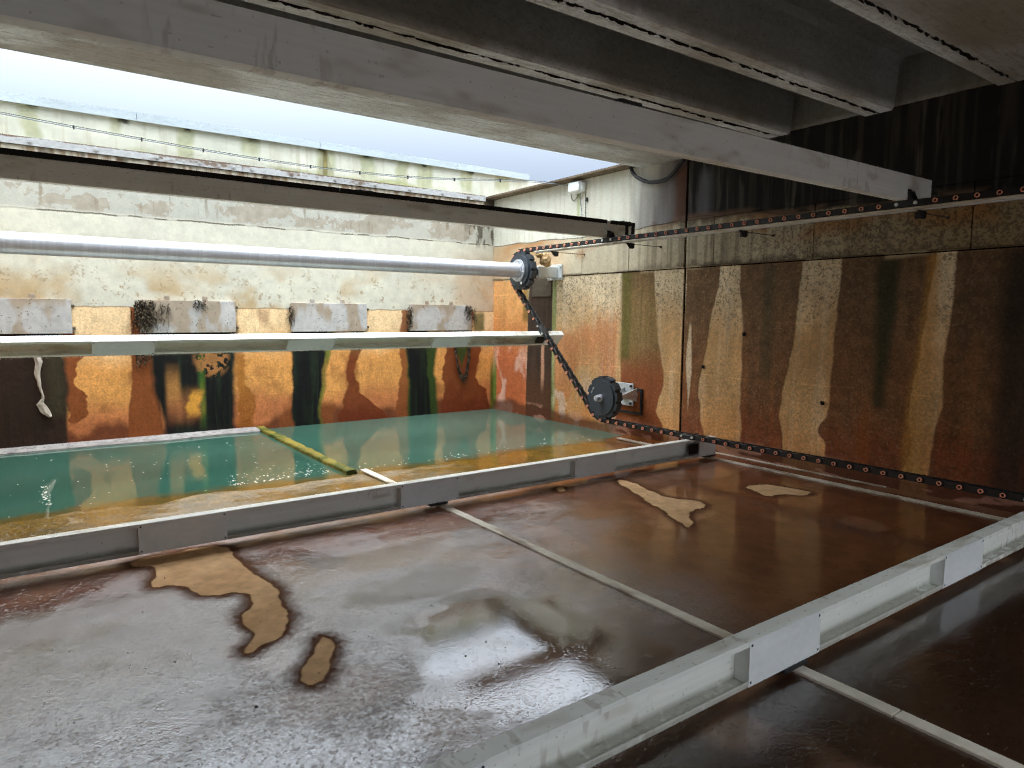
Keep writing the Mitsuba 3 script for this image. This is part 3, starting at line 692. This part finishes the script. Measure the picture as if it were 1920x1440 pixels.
# ------------------------------------------------------------------ chain path: upper run, head sprocket, incline, idler, floor run
HS, IS, RS = np.array([8.37, .668]), np.array([6.55, -1.072]), .30     # centres (y, z)
top_z, low_z = HS[1] + RS, IS[1] - RS
d = HS - IS
ang = math.atan2(d[1], d[0])
nrm = np.array([math.sin(ang), -math.cos(ang)])            # outward (away from the loop)
poly = []
for y in np.arange(-.6, HS[0], .05):
    poly.append((y, top_z))
a0, a1 = math.pi / 2, math.atan2(nrm[1], nrm[0])
for t in np.linspace(a0, a1, 24):
    poly.append((HS[0] + RS * math.cos(t), HS[1] + RS * math.sin(t)))
a2 = -math.pi / 2
for t in np.linspace(a1, a2, 12):
    poly.append((IS[0] + RS * math.cos(t), IS[1] + RS * math.sin(t)))
for y in np.arange(IS[0] - .05, -.7, -.05):
    poly.append((y, low_z - .004 * math.sin(min(1, (IS[0] - y) / 3) * math.pi)))
poly = np.array(poly)
sl = np.r_[0, np.cumsum(np.linalg.norm(np.diff(poly, axis=0), axis=1))]
def at_s(s):
    return np.array([np.interp(s, sl, poly[:, 0]), np.interp(s, sl, poly[:, 1])])
def s_near(y, z):
    return sl[np.argmin(np.hypot(poly[:, 0] - y, poly[:, 1] - z))]
sA = 2.788 + .6                                             # a pin of the upper run (y = 2.788)
sB = sA + 24 * P
sD = s_near(5.203, low_z)
nBD = round((sD - (sB + P)) / P)
pBD = (sD - (sB + P)) / nBD
pins = [sA + k * P for k in range(-20, 26)] + [sB + P + k * pBD for k in range(1, nBD + 1)]
while pins[-1] + P < sl[-1]:
    pins.append(pins[-1] + P)
pins = np.array([s for s in pins if s > 0])
pin_pos = np.array([at_s(s) for s in pins])

# one link from pin 0 to pin 1 along +y of its own frame: barrel at the start, fork at the end
def link_mesh():
    sides = []
    for s in (-1, 1):
        pts = []
        for (yy, xo) in ((-.020, .030), (.03, .030), (.105, .043), (P + .020, .043)):
            for zz in (-.029, .029) if 0 < yy < .13 else (-.022, .022):
                pts += [(s * xo, yy, zz), (s * (xo - .012), yy, zz)]
        sides.append(trimesh.convex.convex_hull(np.array(pts)))
    br = cyl([-.03, 0, 0], [.03, 0, 0], .025, 14)
    ends = [cyl([s * .0305, P, 0], [s * .0445, P, 0], .031, 14) for s in (-1, 1)] + [cyl([s * .018, 0, 0], [s * .0302, 0, 0], .029, 14) for s in (-1, 1)]
    web = box(-.025, .025, .015, .055, -.009, .009)
    return cat(*sides, br, *ends, web)
def ring_mesh(ro, ri, x0, x1, n=18):
    r = Point(0, 0).buffer(ro, quad_segs=n // 4 + 1).difference(Point(0, 0).buffer(ri, quad_segs=n // 4 + 1))
    m = trimesh.creation.extrude_polygon(r, x1 - x0, engine='earcut')
    v = m.vertices.copy(); m.vertices = np.c_[v[:, 2] + x0, v[:, 0], v[:, 1]]
    m.fix_normals()
    return m
chain = thing('conveyor_chain', 'black plastic conveyor chain with orange pins looping over both wheels beside the side wall', 'chain')
link_shape = mikit.ply(link_mesh(), 'mat_chain_plastic', smooth=35)
pin_shape = mikit.ply(ring_mesh(.0185, .0125, -.058, .058), 'mat_pin_orange', smooth=35)
bolt_shape = mikit.ply(cyl([-.062, 0, 0], [.062, 0, 0], .016, 6), 'mat_pin_silver')
att_pins = set()
def nearest_pin(y, z):
    return int(np.argmin(np.hypot(pin_pos[:, 0] - y, pin_pos[:, 1] - z)))
iA = nearest_pin(2.865 - P / 2, top_z)
iB = nearest_pin(6.505 - P / 2, top_z)
iC = nearest_pin(7.917 + .05, -.247 + .06)
iD = nearest_pin(5.203, low_z)
iE = iD + 22
for i in (iA, iB, iC, iD, iE):
    att_pins |= {i, i + 1}
def frame(i):
    a, b = pin_pos[i], pin_pos[i + 1]
    t = (b - a) / np.linalg.norm(b - a)
    m = np.eye(4)
    m[:3, 0] = [1, 0, 0]; m[:3, 1] = [0, t[0], t[1]]; m[:3, 2] = [0, -t[1], t[0]]
    m[:3, 3] = [XC, a[0], a[1]]
    return m
for i in range(len(pin_pos) - 1):
    m = frame(i)
    reuse('link', link_shape, m, chain)
    if i in att_pins:
        reuse('pin', bolt_shape, m, chain)
    else:
        reuse('pin', pin_shape, m, chain)

# ------------------------------------------------------------------ scraper flights
# own frame: x across, y = the way the flight travels, z = away from the chain loop (pins at z = 0)
V0, V1 = .030, .240
def flight_profile():
    o = [(.008, V0), (.008, V1), (-.076, V1), (-.076, V1 - .026), (-.069, V1 - .026), (-.069, V1 - .010), (0, V1 - .010), (0, V0 + .010), (-.069, V0 + .010), (-.069, V0 + .026), (-.076, V0 + .026), (-.076, V0)]
    return Polygon(o).buffer(-.0018, join_style=2).buffer(.0018, quad_segs=2)
def flight(label, pos, tdir, tilt=0.0, wiper=False, hook=True, dirt=None):
    """pos: (y, z) of the pin line; tdir: unit travel direction (y, z)"""
    t = np.array(tdir, float); t /= np.linalg.norm(t)
    n = np.array([t[1], -t[0]])            # away from the loop: right of the travel direction
    m = np.eye(4)
    m[:3, 0] = [math.cos(tilt), 0, math.sin(tilt)]
    m[:3, 1] = [0, t[0], t[1]]; m[:3, 2] = [0, n[0], n[1]]
    m[:3, 3] = [0, pos[0], pos[1]]
    if tilt:
        m[2, 3] -= 6.2 * math.sin(tilt)
    def tr(mesh):
        w = mesh.copy()
        w.vertices = w.vertices @ m[:3, :3].T + m[:3, 3]
        if np.linalg.det(m[:3, :3]) < 0:
            w.invert()
        return w
    k = thing('scraper_flight', label, 'beam', 'scraper flights hung from the chain')
    ch = part('channel', tr(extrude_x(flight_profile(), -.72, 6.60)), 'fibreglass', k, smooth=30)
    for c in (.85, 2.78, 4.69, 6.44):
        a, b = (c - .28, c + .28) if c < 6 else (6.30, 6.595)
        pk = part('filler_plate', tr(cat(box(a, b, -.0795, -.0765, V0 + .002, V1 - .002), box(a + .004, b - .004, -.0765, -.002, V0 + .012, V1 - .012))), 'fibreglass_plate', k)
        sc = [cyl([x, -.0765, z], [x, -.0815, z], .006, 8) for x in (a + .015, b - .015) for z in (V0 + .02, V1 - .02)]
        part('screws', tr(cat(*sc)), 'black_plastic', pk)
    for c in (2.86, 6.50):
        part('wear_shoe', tr(cat(box(c - .09, c + .09, -.09, .02, V1, V1 + .020, .004), box(c - .05, c - .015, -.05, .0, V1 + .0201, V1 + .030, .003))), 'black_plastic', k, smooth=30)
    # attachment: back plate, two gussets reaching to the chain link
    gus = []
    for gx_ in (6.165, 6.262):
        g = Polygon([(.076, -.01), (.012, .115), (.012, -.012)])
        gm = extrude_x(g, gx_, gx_ + .012)
        gus.append(gm)
    g2 = trimesh.convex.convex_hull(np.array([(6.17, .016, -.02), (6.40, .016, -.02), (6.17, .016, .12), (6.22, .016, .12), (6.17, .009, -.02), (6.40, .009, -.02), (6.17, .009, .12), (6.22, .009, .12)]))
    part('attachment', tr(cat(*gus, g2, box(6.165, 6.275, -.076, .076, -.022, .022, .006), box(6.16, 6.28, -.07, .012, V0 - .022, V0 - .0005))), 'black_plastic', k)
    part('hand_hole', tr(box(6.14, 6.285, -.0785, -.06, V0 + .05, V1 - .045)), 'black_rubber', k)  # solid black block paints in the dark of the opening
    if wiper:
        ln = [(-.72, 2.60), (2.605, 6.16), (6.22, 6.66)]
        for a, b in ln:
            part('rubber_wiper', tr(box(a, b, .0085, .0165, V1 - .035, V1 + .012)), 'black_rubber', k)
        part('rubber_wiper', tr(box(6.603, 6.66, .004, .014, V0 - .005, V1 - .036)), 'black_rubber', k)
        part('rubber_wiper', tr(box(6.49, 6.54, .0085, .0165, V0 + .0, V1 - .036)), 'black_rubber', k)
    return k, tr
posA = (pin_pos[iA] + pin_pos[iA + 1]) / 2
posB = (pin_pos[iB] + pin_pos[iB + 1]) / 2
posC = (pin_pos[iC] + pin_pos[iC + 1]) / 2
posD = (pin_pos[iD] + pin_pos[iD + 1]) / 2
posE = (pin_pos[iE] + pin_pos[iE + 1]) / 2
# the chain runs +y along the floor, up the incline and back (-y) on top
flight('dim grey channel beam overhead, close below the deck units', posA, (-1, 0), tilt=.0065)
flight('channel beam with a black rubber wiper along its top edge', posB, (-1, 0), wiper=True)
kC, trC = flight('white topped channel beam hanging level with the grey wall plates', posC, -(pin_pos[iC + 1] - pin_pos[iC]))
flight('white channel beam standing on the floor in front of the water pits', posD, (1, 0))
flight('white channel beam closest to the camera crossing the lower right floor', posE, (1, 0))

# ------------------------------------------------------------------ wear strips on the floor, chain rail
def strip(label, x0, x1, segs):
    k = thing('wear_strip', label, 'rail', 'wear strips fixed to the floor')
    for a, b in segs:
        part('length', box(x0, x1, a, b, ZF - .004, ZF + .014, .003), 'strip_plastic', k)
    return k
strip('pale straight wear strip running down the middle of the wet floor', 2.868, 2.942, [(-6, -1.2), (-1.195, 1.25), (1.255, 3.9), (3.905, 6.74)])
strip('pale straight wear strip on the floor beside the chain and side wall', 6.50, 6.572, [(-6, .6), (.605, 3.15), (3.155, 5.62), (5.625, 6.6)])
wb = box(XR - .03, XR + .003, 3.2, 5.75, ZF - .002, ZF + .008)
part('pale_line', wb, 'strip_plastic', sw)  # pale strip along the foot of the wall

rail = thing('chain_rail', 'white plastic rail carrying the upper chain run along the side wall', 'rail')
for a, b in ((-.6, 2.6), (2.604, 5.2), (5.204, 8.05)):
    part('rail_strip', box(XC - .05, XC + .05, a, b, top_z - .050, top_z - .0315, .004), 'strip_plastic', rail)
    part('rail_angle', box(XC + .0, XC + .05, a, b, top_z - .058, top_z - .0505), 'painted_grey', rail)
for y in (1.2, 2.805, 4.569, 6.217, 7.707):
    z = top_z - .0585
    tri = Polygon([(XC - .04, z), (XC + .09, z), (XC + .09, z - .07), (XC + .03, z - .07)])
    br = part('bracket', cat(extrude_y(tri, y - .035, y - .027), box(XC + .0905, XC + .097, y - .045, y + .045, z - .06, z - .0005)), 'black_plastic', rail)
    part('arm', cat(box(XC + .0975, XR - .02, y - .005, y + .005, z - .012, z - .005), box(XR - .0195, XR - .0085, y - .012, y + .012, z - .022, z + .005)), 'dark_wall_concrete', br)

# ------------------------------------------------------------------ head shaft with its sprocket
def sprocket(center, x0, x1, teeth, ro, bore, seed=0):
    """disc with tooth notches between x0 and x1"""
    n = teeth
    pg = Point(0, 0).buffer(ro, quad_segs=24)
    for q in range(n):
        a = 2 * math.pi * q / n + seed
        notch = Polygon([(ro - .022, -.012), (ro + .02, -.020), (ro + .02, .020), (ro - .022, .012)]).buffer(.004)
        pg = pg.difference(affinity.rotate(notch, math.degrees(a), origin=(0, 0)))
    pg = pg.difference(Point(0, 0).buffer(bore, quad_segs=12))
    m = extrude_x(pg, x0, x1)
    m.vertices += [0, center[0], center[1]]
    return m
def disc(center, x0, x1, r, n=40):
    return cyl([x0, *center], [x1, *center], r, n)
hs = thing('drive_shaft', 'galvanised steel tube shaft spanning the tank with a dark toothed wheel at its end', 'shaft')
part('tube', disc(HS, -1.0, 6.10, .108, 64), 'galvanised', hs, smooth=40)
fl = part('flange', disc(HS, 6.105, 6.125, .165, 48), 'galvanised', hs, smooth=40)
for q in range(8):
    a = q * math.pi / 4 + .2
    c = HS + .138 * np.array([math.cos(a), math.sin(a)])
    part('bolt', cyl([6.09, *c], [6.104, *c], .012, 6), 'pin_silver', fl)
sp = part('sprocket', cat(sprocket(HS, 6.16, 6.255, 12, .285, .1), disc(HS, 6.128, 6.158, .235, 56)), 'sprocket_plastic', hs, smooth=30)
part('tag', box(6.1225, 6.1272, HS[0] - .09, HS[0] - .05, HS[1] - .205, HS[1] - .168), 'box_plastic', sp)
part('journal', cat(disc(HS, 6.258, 6.62, .055, 24), disc(HS, 6.30, 6.40, .085, 24)), 'black_plastic', hs, smooth=40)
# droplets hanging under the shaft
def drops(pts, r0, r1, seed):
    rr = random.Random(seed); out = []
    for p_ in pts:
        if rr.random() < .25: continue
        s = trimesh.creation.icosphere(subdivisions=1, radius=rr.uniform(r0, r1))
        s.vertices = s.vertices * [1, 1, 1.35] + p_
        out.append(s)
    return cat(*out)
part('droplets', drops([(x, HS[0] - .01, HS[1] - .112) for x in np.arange(-.4, 6.0, .045)], .004, .007, 1), 'droplet', hs, smooth=True, kind='stuff')
lowedge = trC(trimesh.Trimesh([[0, -.075, V1], [0, .0, V1]], [[0, 0, 0]], process=False)).vertices[0]
part('droplets', drops([(x, lowedge[1], lowedge[2] - .006) for x in np.arange(-.4, 6.5, .04)], .004, .007, 2), 'droplet', kC, smooth=True, kind='stuff')

bb = thing('bearing_bracket', 'grey bearing bracket on the wall holding the end of the tube shaft', 'bracket')
part('arm', box(6.46, 6.83, HS[0] - .075, HS[0] + .085, HS[1] - .09, HS[1] + .085, .012), 'painted_grey', bb)
wp = part('wall_plate', box(6.825, 6.852, HS[0] - .17, HS[0] + .17, HS[1] - .12, HS[1] + .12, .004), 'painted_grey', bb)
for sy in (-.14, .14):
    for sz in (-.085, .085):
        part('nut', cyl([6.80, HS[0] + sy, HS[1] + sz], [6.824, HS[0] + sy, HS[1] + sz], .018, 6), 'pin_silver', wp)
# dark panel in place of the recess pocket below the bracket
solo('recess_panel', box(XR - .016, XR - .0005, 8.47, 8.98, .30, .585, .004), 'dark_wall_concrete', 'dark brown square panel standing in for the recess right below the bearing bracket', 'panel')

# idler sprocket on its stub shaft
idl = thing('idler_sprocket', 'large dark toothed idler wheel low on the side wall where the chain turns up', 'wheel')
part('rim', sprocket(IS, 6.172, 6.268, 12, .285, .06, .13), 'sprocket_plastic', idl, smooth=30)
part('disc', disc(IS, 6.150, 6.171, .232, 64), 'sprocket_plastic', idl, smooth=40)
dsc = part('hub', cat(disc(IS, 6.120, 6.149, .05, 24), disc(IS, 6.05, 6.119, .028, 16), disc(IS, 6.062, 6.09, .042, 6)), 'galvanised', idl, smooth=30)
marks = []
for k_, a_ in enumerate((2.42, 2.50, 2.56, 2.70, 2.78, 2.84)):     # worn cast marks, no longer legible
    c_ = IS + .185 * np.array([-math.cos(a_), math.sin(a_)])
    mk = box(6.1475, 6.1498, -.011, .011, -.0025, .0025)
    mk.apply_transform(trimesh.transformations.rotation_matrix(.5 + .3 * k_, [1, 0, 0]))
    mk.apply_translation([0, *c_])
    marks.append(mk)
part('cast_marks', cat(*marks), 'painted_grey', idl, kind='stuff')
part('stub', disc(IS, 6.27, 6.80, .045, 24), 'galvanised', idl, smooth=40)
ib = thing('idler_bracket', 'pale grey wall plate with a gusseted stub behind the low idler wheel', 'bracket')
iy, iz = 6.76, -1.08
pk = part('mount_plate', box(6.795, 6.82, iy - .16, iy + .17, iz - .155, iz + .155, .004), 'painted_grey', ib)
for sy in (-.13, .14):
    for sz in (-.12, .12):
        part('nut', cyl([6.77, iy + sy, iz + sz], [6.794, iy + sy, iz + sz], .018, 6), 'black_plastic', pk)
for s in (-1, 1):
    g = trimesh.convex.convex_hull(np.array([(6.42, IS[0] + s * .05 - .006, IS[1]), (6.794, IS[0] + .1 + s * .12 - .006, IS[1] + .09), (6.794, IS[0] + .1 + s * .12 - .006, IS[1] - .09), (6.42, IS[0] + s * .05 + .006, IS[1]), (6.794, IS[0] + .1 + s * .12 + .006, IS[1] + .09), (6.794, IS[0] + .1 + s * .12 + .006, IS[1] - .09)]))
    part('gusset', g, 'painted_grey', ib)
fy0, fy1, fz0, fz1 = iy - .29, iy + .22, iz - .27, iz + .09
part('back_frame', cat(box(6.83, 6.856, fy0, fy0 + .03, fz0, fz1), box(6.83, 6.856, fy0 + .031, fy1, fz0, fz0 + .03), box(6.83, 6.856, fy0 + .031, fy1, fz1 - .03, fz1)), 'black_plastic', ib, label='black frame against the wall')
part('stud', cyl([6.80, fy0 + .1, iz + .02], [6.60, fy0 + .1, iz + .02], .012, 8), 'galvanised', ib)

# ------------------------------------------------------------------ grey plates on the end wall
plate_say = ['leftmost grey metal plate on the end wall, cut off by the frame', 'grey metal plate on the end wall with a shaggy weed clump on its left edge', 'grey metal plate third from the left on the end wall', 'grey metal plate on the end wall closest to the tank corner']
for q, x0 in enumerate((-.66, 1.28, 3.25, 5.19)):
    k = thing('wall_plate', plate_say[q], 'plate', 'grey plates on the end wall')
    dz = .006 * (q % 2) + .158
    part('panel', box(x0, x0 + 1.19, YB - .04, YB - .0005, -.268, dz, .004), 'sheet_metal', k)
    for cx in (x0 + .33, x0 + .80):
        part('clip', cat(box(cx - .035, cx + .035, YB - .012, YB - .001, dz + .001, dz + .06, .003), cyl([cx, YB - .012, dz + .035], [cx, YB - .02, dz + .035], .010, 8)), 'sheet_metal', k)
    part('edge_clip', box(x0 + 1.192, x0 + 1.225, YB - .03, YB - .001, dz - .10, dz - .07), 'dark_wall_concrete', k)
    part('edge_clip', box(x0 + 1.192, x0 + 1.225, YB - .03, YB - .001, -.22, -.19), 'dark_wall_concrete', k)

# ------------------------------------------------------------------ wires, hose, junction box
wire = thing('guy_wire', 'thin steel wire with small clips strung along the cream parapet', 'wire')
wpts = [(-1.4, 10.06, 2.32), (-.056, 10.06, 2.267), (.51, 10.06, 2.233), (1.333, 10.06, 2.195), (2.211, 10.06, 2.159), (3.582, 10.06, 2.136), (4.6, 9.9, 2.12), (5.45, 9.6, 2.115), (6.3, 8.75, 2.055), (6.86, 7.95, 1.92)]
wp_ = np.array(wpts)
from scipy.interpolate import CubicSpline
tt = np.r_[0, np.cumsum(np.linalg.norm(np.diff(wp_, axis=0), axis=1))]
wc = CubicSpline(tt, wp_)(np.linspace(0, tt[-1], 90))
wc[:, 0] = np.minimum(wc[:, 0], 6.83)
part('strand', tube(wc, .0055, 6), 'wire_steel', wire, smooth=True)
part('strand', tube(wc + [0, 0, .018], .004, 6), 'dark_wire', wire, smooth=True)
for tv in np.linspace(.6, tt[-1] - 1.2, 11):
    c = CubicSpline(tt, wp_)(tv)
    part('clip', box(c[0] - .008, c[0] + .008, c[1] - .012, c[1] + .012, c[2] - .022, c[2] + .026), 'black_plastic', wire)
jb = thing('junction_box', 'white plastic junction box high on the side wall with thin cables hanging down', 'box')
part('housing', box(6.73, 6.855, 7.68, 7.965, 1.80, 1.965, .035), 'box_plastic', jb, smooth=35)
part('lid', box(6.705, 6.729, 7.70, 7.945, 1.815, 1.95, .01), 'box_plastic', jb)
def hang(y0, z0, y1, z1, wob, seed):
    rr = np.random.RandomState(seed)
    k = np.linspace(0, 1, 24)
    return np.c_[np.full(24, 6.842), y0 + (y1 - y0) * k + wob * np.sin(k * 7 + seed), z0 + (z1 - z0) * k]
part('cable', tube(hang(7.80, 1.80, 7.78, 1.20, .018, 1), .005, 6), 'wire_steel', jb, smooth=True)
part('cable', tube(hang(7.70, 1.80, 7.69, 1.20, .004, 2), .005, 6), 'dark_wire', jb, smooth=True)
loop = np.array([(6.84, 7.99, 1.86), (6.84, 8.02, 1.80), (6.84, 7.98, 1.72), (6.84, 7.90, 1.74), (6.84, 7.86, 1.80)])
part('cable', tube(CubicSpline(np.arange(5), loop)(np.linspace(0, 4, 24)), .005, 6), 'dark_wire', jb, smooth=True)
part('plug', box(6.825, 6.853, 7.65, 7.675, 1.66, 1.72, .004), 'black_plastic', jb)
hp = np.array([(6.8, 6.78, 2.06), (6.8, 6.746, 1.99), (6.8, 6.672, 1.882), (6.8, 6.524, 1.79), (6.8, 6.362, 1.738), (6.8, 6.152, 1.734), (6.8, 6.004, 1.797), (6.8, 5.871, 1.905), (6.8, 5.80, 1.99)])
solo('black_hose', tube(CubicSpline(np.arange(9), hp)(np.linspace(0, 8, 60)), .024, 14), 'hose_rubber', 'thick black hose sagging in a loop from the deck edge by the side wall', 'hose', smooth=True)

# ------------------------------------------------------------------ dried weed, rags, lumps
def weed(x0, x1, ztop, zbot, n, seed, y=YB - .05, w=.006):
    rr = np.random.RandomState(seed); out = []
    for _ in range(n):
        xa = rr.uniform(x0, x1); zt = ztop - rr.rand() ** 1.5 * (ztop - zbot) * .6
        ln = rr.uniform(.25, .6) * (ztop - zbot)
        k = 6
        px = xa + np.cumsum(rr.normal(0, .016, k)); px = np.clip(px, x0 - .04, x1 + .04)
        pz = zt - np.linspace(0, ln, k) + rr.normal(0, .012, k)
        py = y - rr.rand() * .05 + rr.normal(0, .008, k)
        out.append(tube(np.c_[px, py, np.maximum(pz, zbot - .03)], np.linspace(w, w * .35, k) * rr.uniform(.6, 1.5), 4))
    return cat(*out)
solo('weed_clump', weed(1.21, 1.43, .15, -.30, 150, 1), 'dried_weed', 'thick shaggy dried weed hanging over the left edge of the second plate', 'weed')
solo('weed_clump', weed(1.51, 1.62, .13, -.26, 26, 2, w=.004), 'dried_weed', 'thin dried weed strand lying on the face of the second plate', 'weed')
solo('weed_clump', weed(1.92, 2.08, .16, .02, 26, 3, w=.005), 'dried_weed', 'small dried weed tuft under the clip of the second plate', 'weed')
solo('weed_clump', weed(3.20, 3.25, .10, -.22, 34, 4, w=.004), 'dried_weed', 'dried weed along the left edge of the third plate', 'weed')
solo('weed_clump', weed(5.13, 5.19, .12, -.28, 40, 5, w=.005), 'dried_weed', 'dried weed along the left edge of the plate closest to the corner', 'weed')
solo('weed_clump', weed(6.25, 6.42, .16, -.16, 44, 6, w=.005), 'dried_weed', 'dried weed at the upper right corner of the plate closest to the corner', 'weed')
solo('weed_clump', weed(1.22, 1.36, -.46, -.74, 50, 7, w=.005), 'dried_weed', 'dried weed ends below the white topped beam at the left', 'weed')
def garland(seed):
    rr = np.random.RandomState(seed); out = []
    for s in range(14):
        k = np.linspace(0, 1, 16)
        c = np.array([(6.04, -.44), (6.07, -.72), (6.13, -1.0), (6.22, -1.12), (6.28, -.98), (6.31, -.72), (6.36, -.44)])
        cs = CubicSpline(np.linspace(0, 1, 7), c)(k) + rr.normal(0, .016, (16, 2))
        out.append(tube(np.c_[cs[:, 0], YB - .03 - rr.rand(16) * .04, cs[:, 1]], .0045 * rr.uniform(.6, 1.5, 16), 4))
    out.append(weed(6.15, 6.26, -1.02, -1.2, 26, seed + 1, w=.005))
    return cat(*out)
solo('weed_garland', garland(3), 'dried_weed', 'ragged loop of dried weed hanging on the rusty wall near the corner', 'weed')
rg = np.array([(.13, -.44), (.15, -.62), (.16, -.75), (.165, -.92), (.17, -1.04), (.17, -1.12), (.20, -1.22), (.235, -1.29)])
rw = np.array([.030, .038, .030, .014, .012, .04, .045, .016])
rv, rf = [], []
for i in range(len(rg)):
    for s in (-1, 0, 1):
        rv.append((rg[i, 0] + s * rw[i] + .02 * math.sin(i * 2.1), YB - .03 - .025 * (s == 0) - .008 * math.cos(i * 1.7), rg[i, 1] + .012 * s))
    for s in (-1, 0, 1):
        pass
for i in range(len(rg) - 1):
    for s in range(2):
        a = i * 3 + s
        rf += [[a, a + 1, a + 4], [a, a + 4, a + 3]]
rm = trimesh.Trimesh(rv, rf, process=False)
back = rm.copy(); back.vertices += [0, .012, 0]; back.invert()
rag = cat(rm.subdivide().subdivide(), back.subdivide().subdivide())
rag.vertices = rag.vertices + (meshkit.fbm(rag.vertices * 18, 3, 3)[:, None] - .5) * np.array([.022, .012, .012])
solo('pale_rag', rag, 'pale_rag', 'pale shredded rag stuck on the dark stain at the left of the end wall', 'rag', smooth=60)
def lump(c, r, seed):
    s = trimesh.creation.icosphere(subdivisions=3, radius=1)
    d_ = 1 + .9 * (meshkit.fbm(s.vertices * 2.1 + seed, 4, seed) - .5)
    s.vertices = s.vertices * d_[:, None] * r + c
    return s
solo('crust_lump', cat(lump(np.array([6.47, 8.16, .84]), [.08, .09, .09], 3), lump(np.array([6.38, 8.2, .91]), [.05, .06, .045], 5), lump(np.array([6.55, 8.22, .775]), [.07, .05, .04], 6)), 'lichen_lump', 'crusty tan lump resting on the bearing bracket beside the toothed wheel', 'crust', smooth=True)

# loose grit and specks on the floor, foam on the water
rr = np.random.RandomState(8)
gl = []
for _ in range(420):
    x, y = rr.uniform(-.4, 6.7), rr.uniform(.9, 5.0) 
    r = rr.choice([.002, .003, .0045, .006], p=[.4, .4, .15, .05])
    s = trimesh.creation.icosphere(subdivisions=0, radius=r)
    s.vertices = s.vertices * rr.uniform(.6, 1.4, 3) * [1, 1, .6] + [x, y, ZF + r * .3]
    gl.append(s)
for _ in range(1500):
    x, y = rr.uniform(-.3, 3.2), .9 + 3.2 * rr.rand() ** 1.6
    r = rr.choice([.0014, .002, .003], p=[.6, .3, .1])
    s = trimesh.creation.icosphere(subdivisions=0, radius=r)
    s.vertices = s.vertices * rr.uniform(.6, 1.4, 3) * [1, 1, .7] + [x, y, ZF + r * .3]
    gl.append(s)
struct('grit', cat(*gl), 'stone_grit', kind='stuff', label='loose grit scattered on the wet floor')
fl_ = []
for _ in range(300):
    q = rr.rand()
    if q < .45:
        x, y = rr.uniform(1.6, 2.65), 6.9 + abs(rr.normal(0, .25))
    elif q < .7:
        x, y = rr.uniform(-.2, 2.6), rr.uniform(6.8, 9.5)
    elif q < .85:
        x, y = rr.uniform(2.95, 6.5), 6.8 + abs(rr.normal(0, .15))
    else:
        x, y = .11 + rr.normal(0, .02), rr.uniform(7.1, 7.9)
    r = rr.uniform(.003, .008)
    s = trimesh.creation.icosphere(subdivisions=0, radius=r)
    s.vertices = s.vertices * [rr.uniform(.8, 2), rr.uniform(.8, 2), .25] + [x, y, ZW + .001]
    fl_.append(s)
struct('foam', cat(*fl_), 'foam', kind='stuff', label='white foam flecks floating on the pit water')
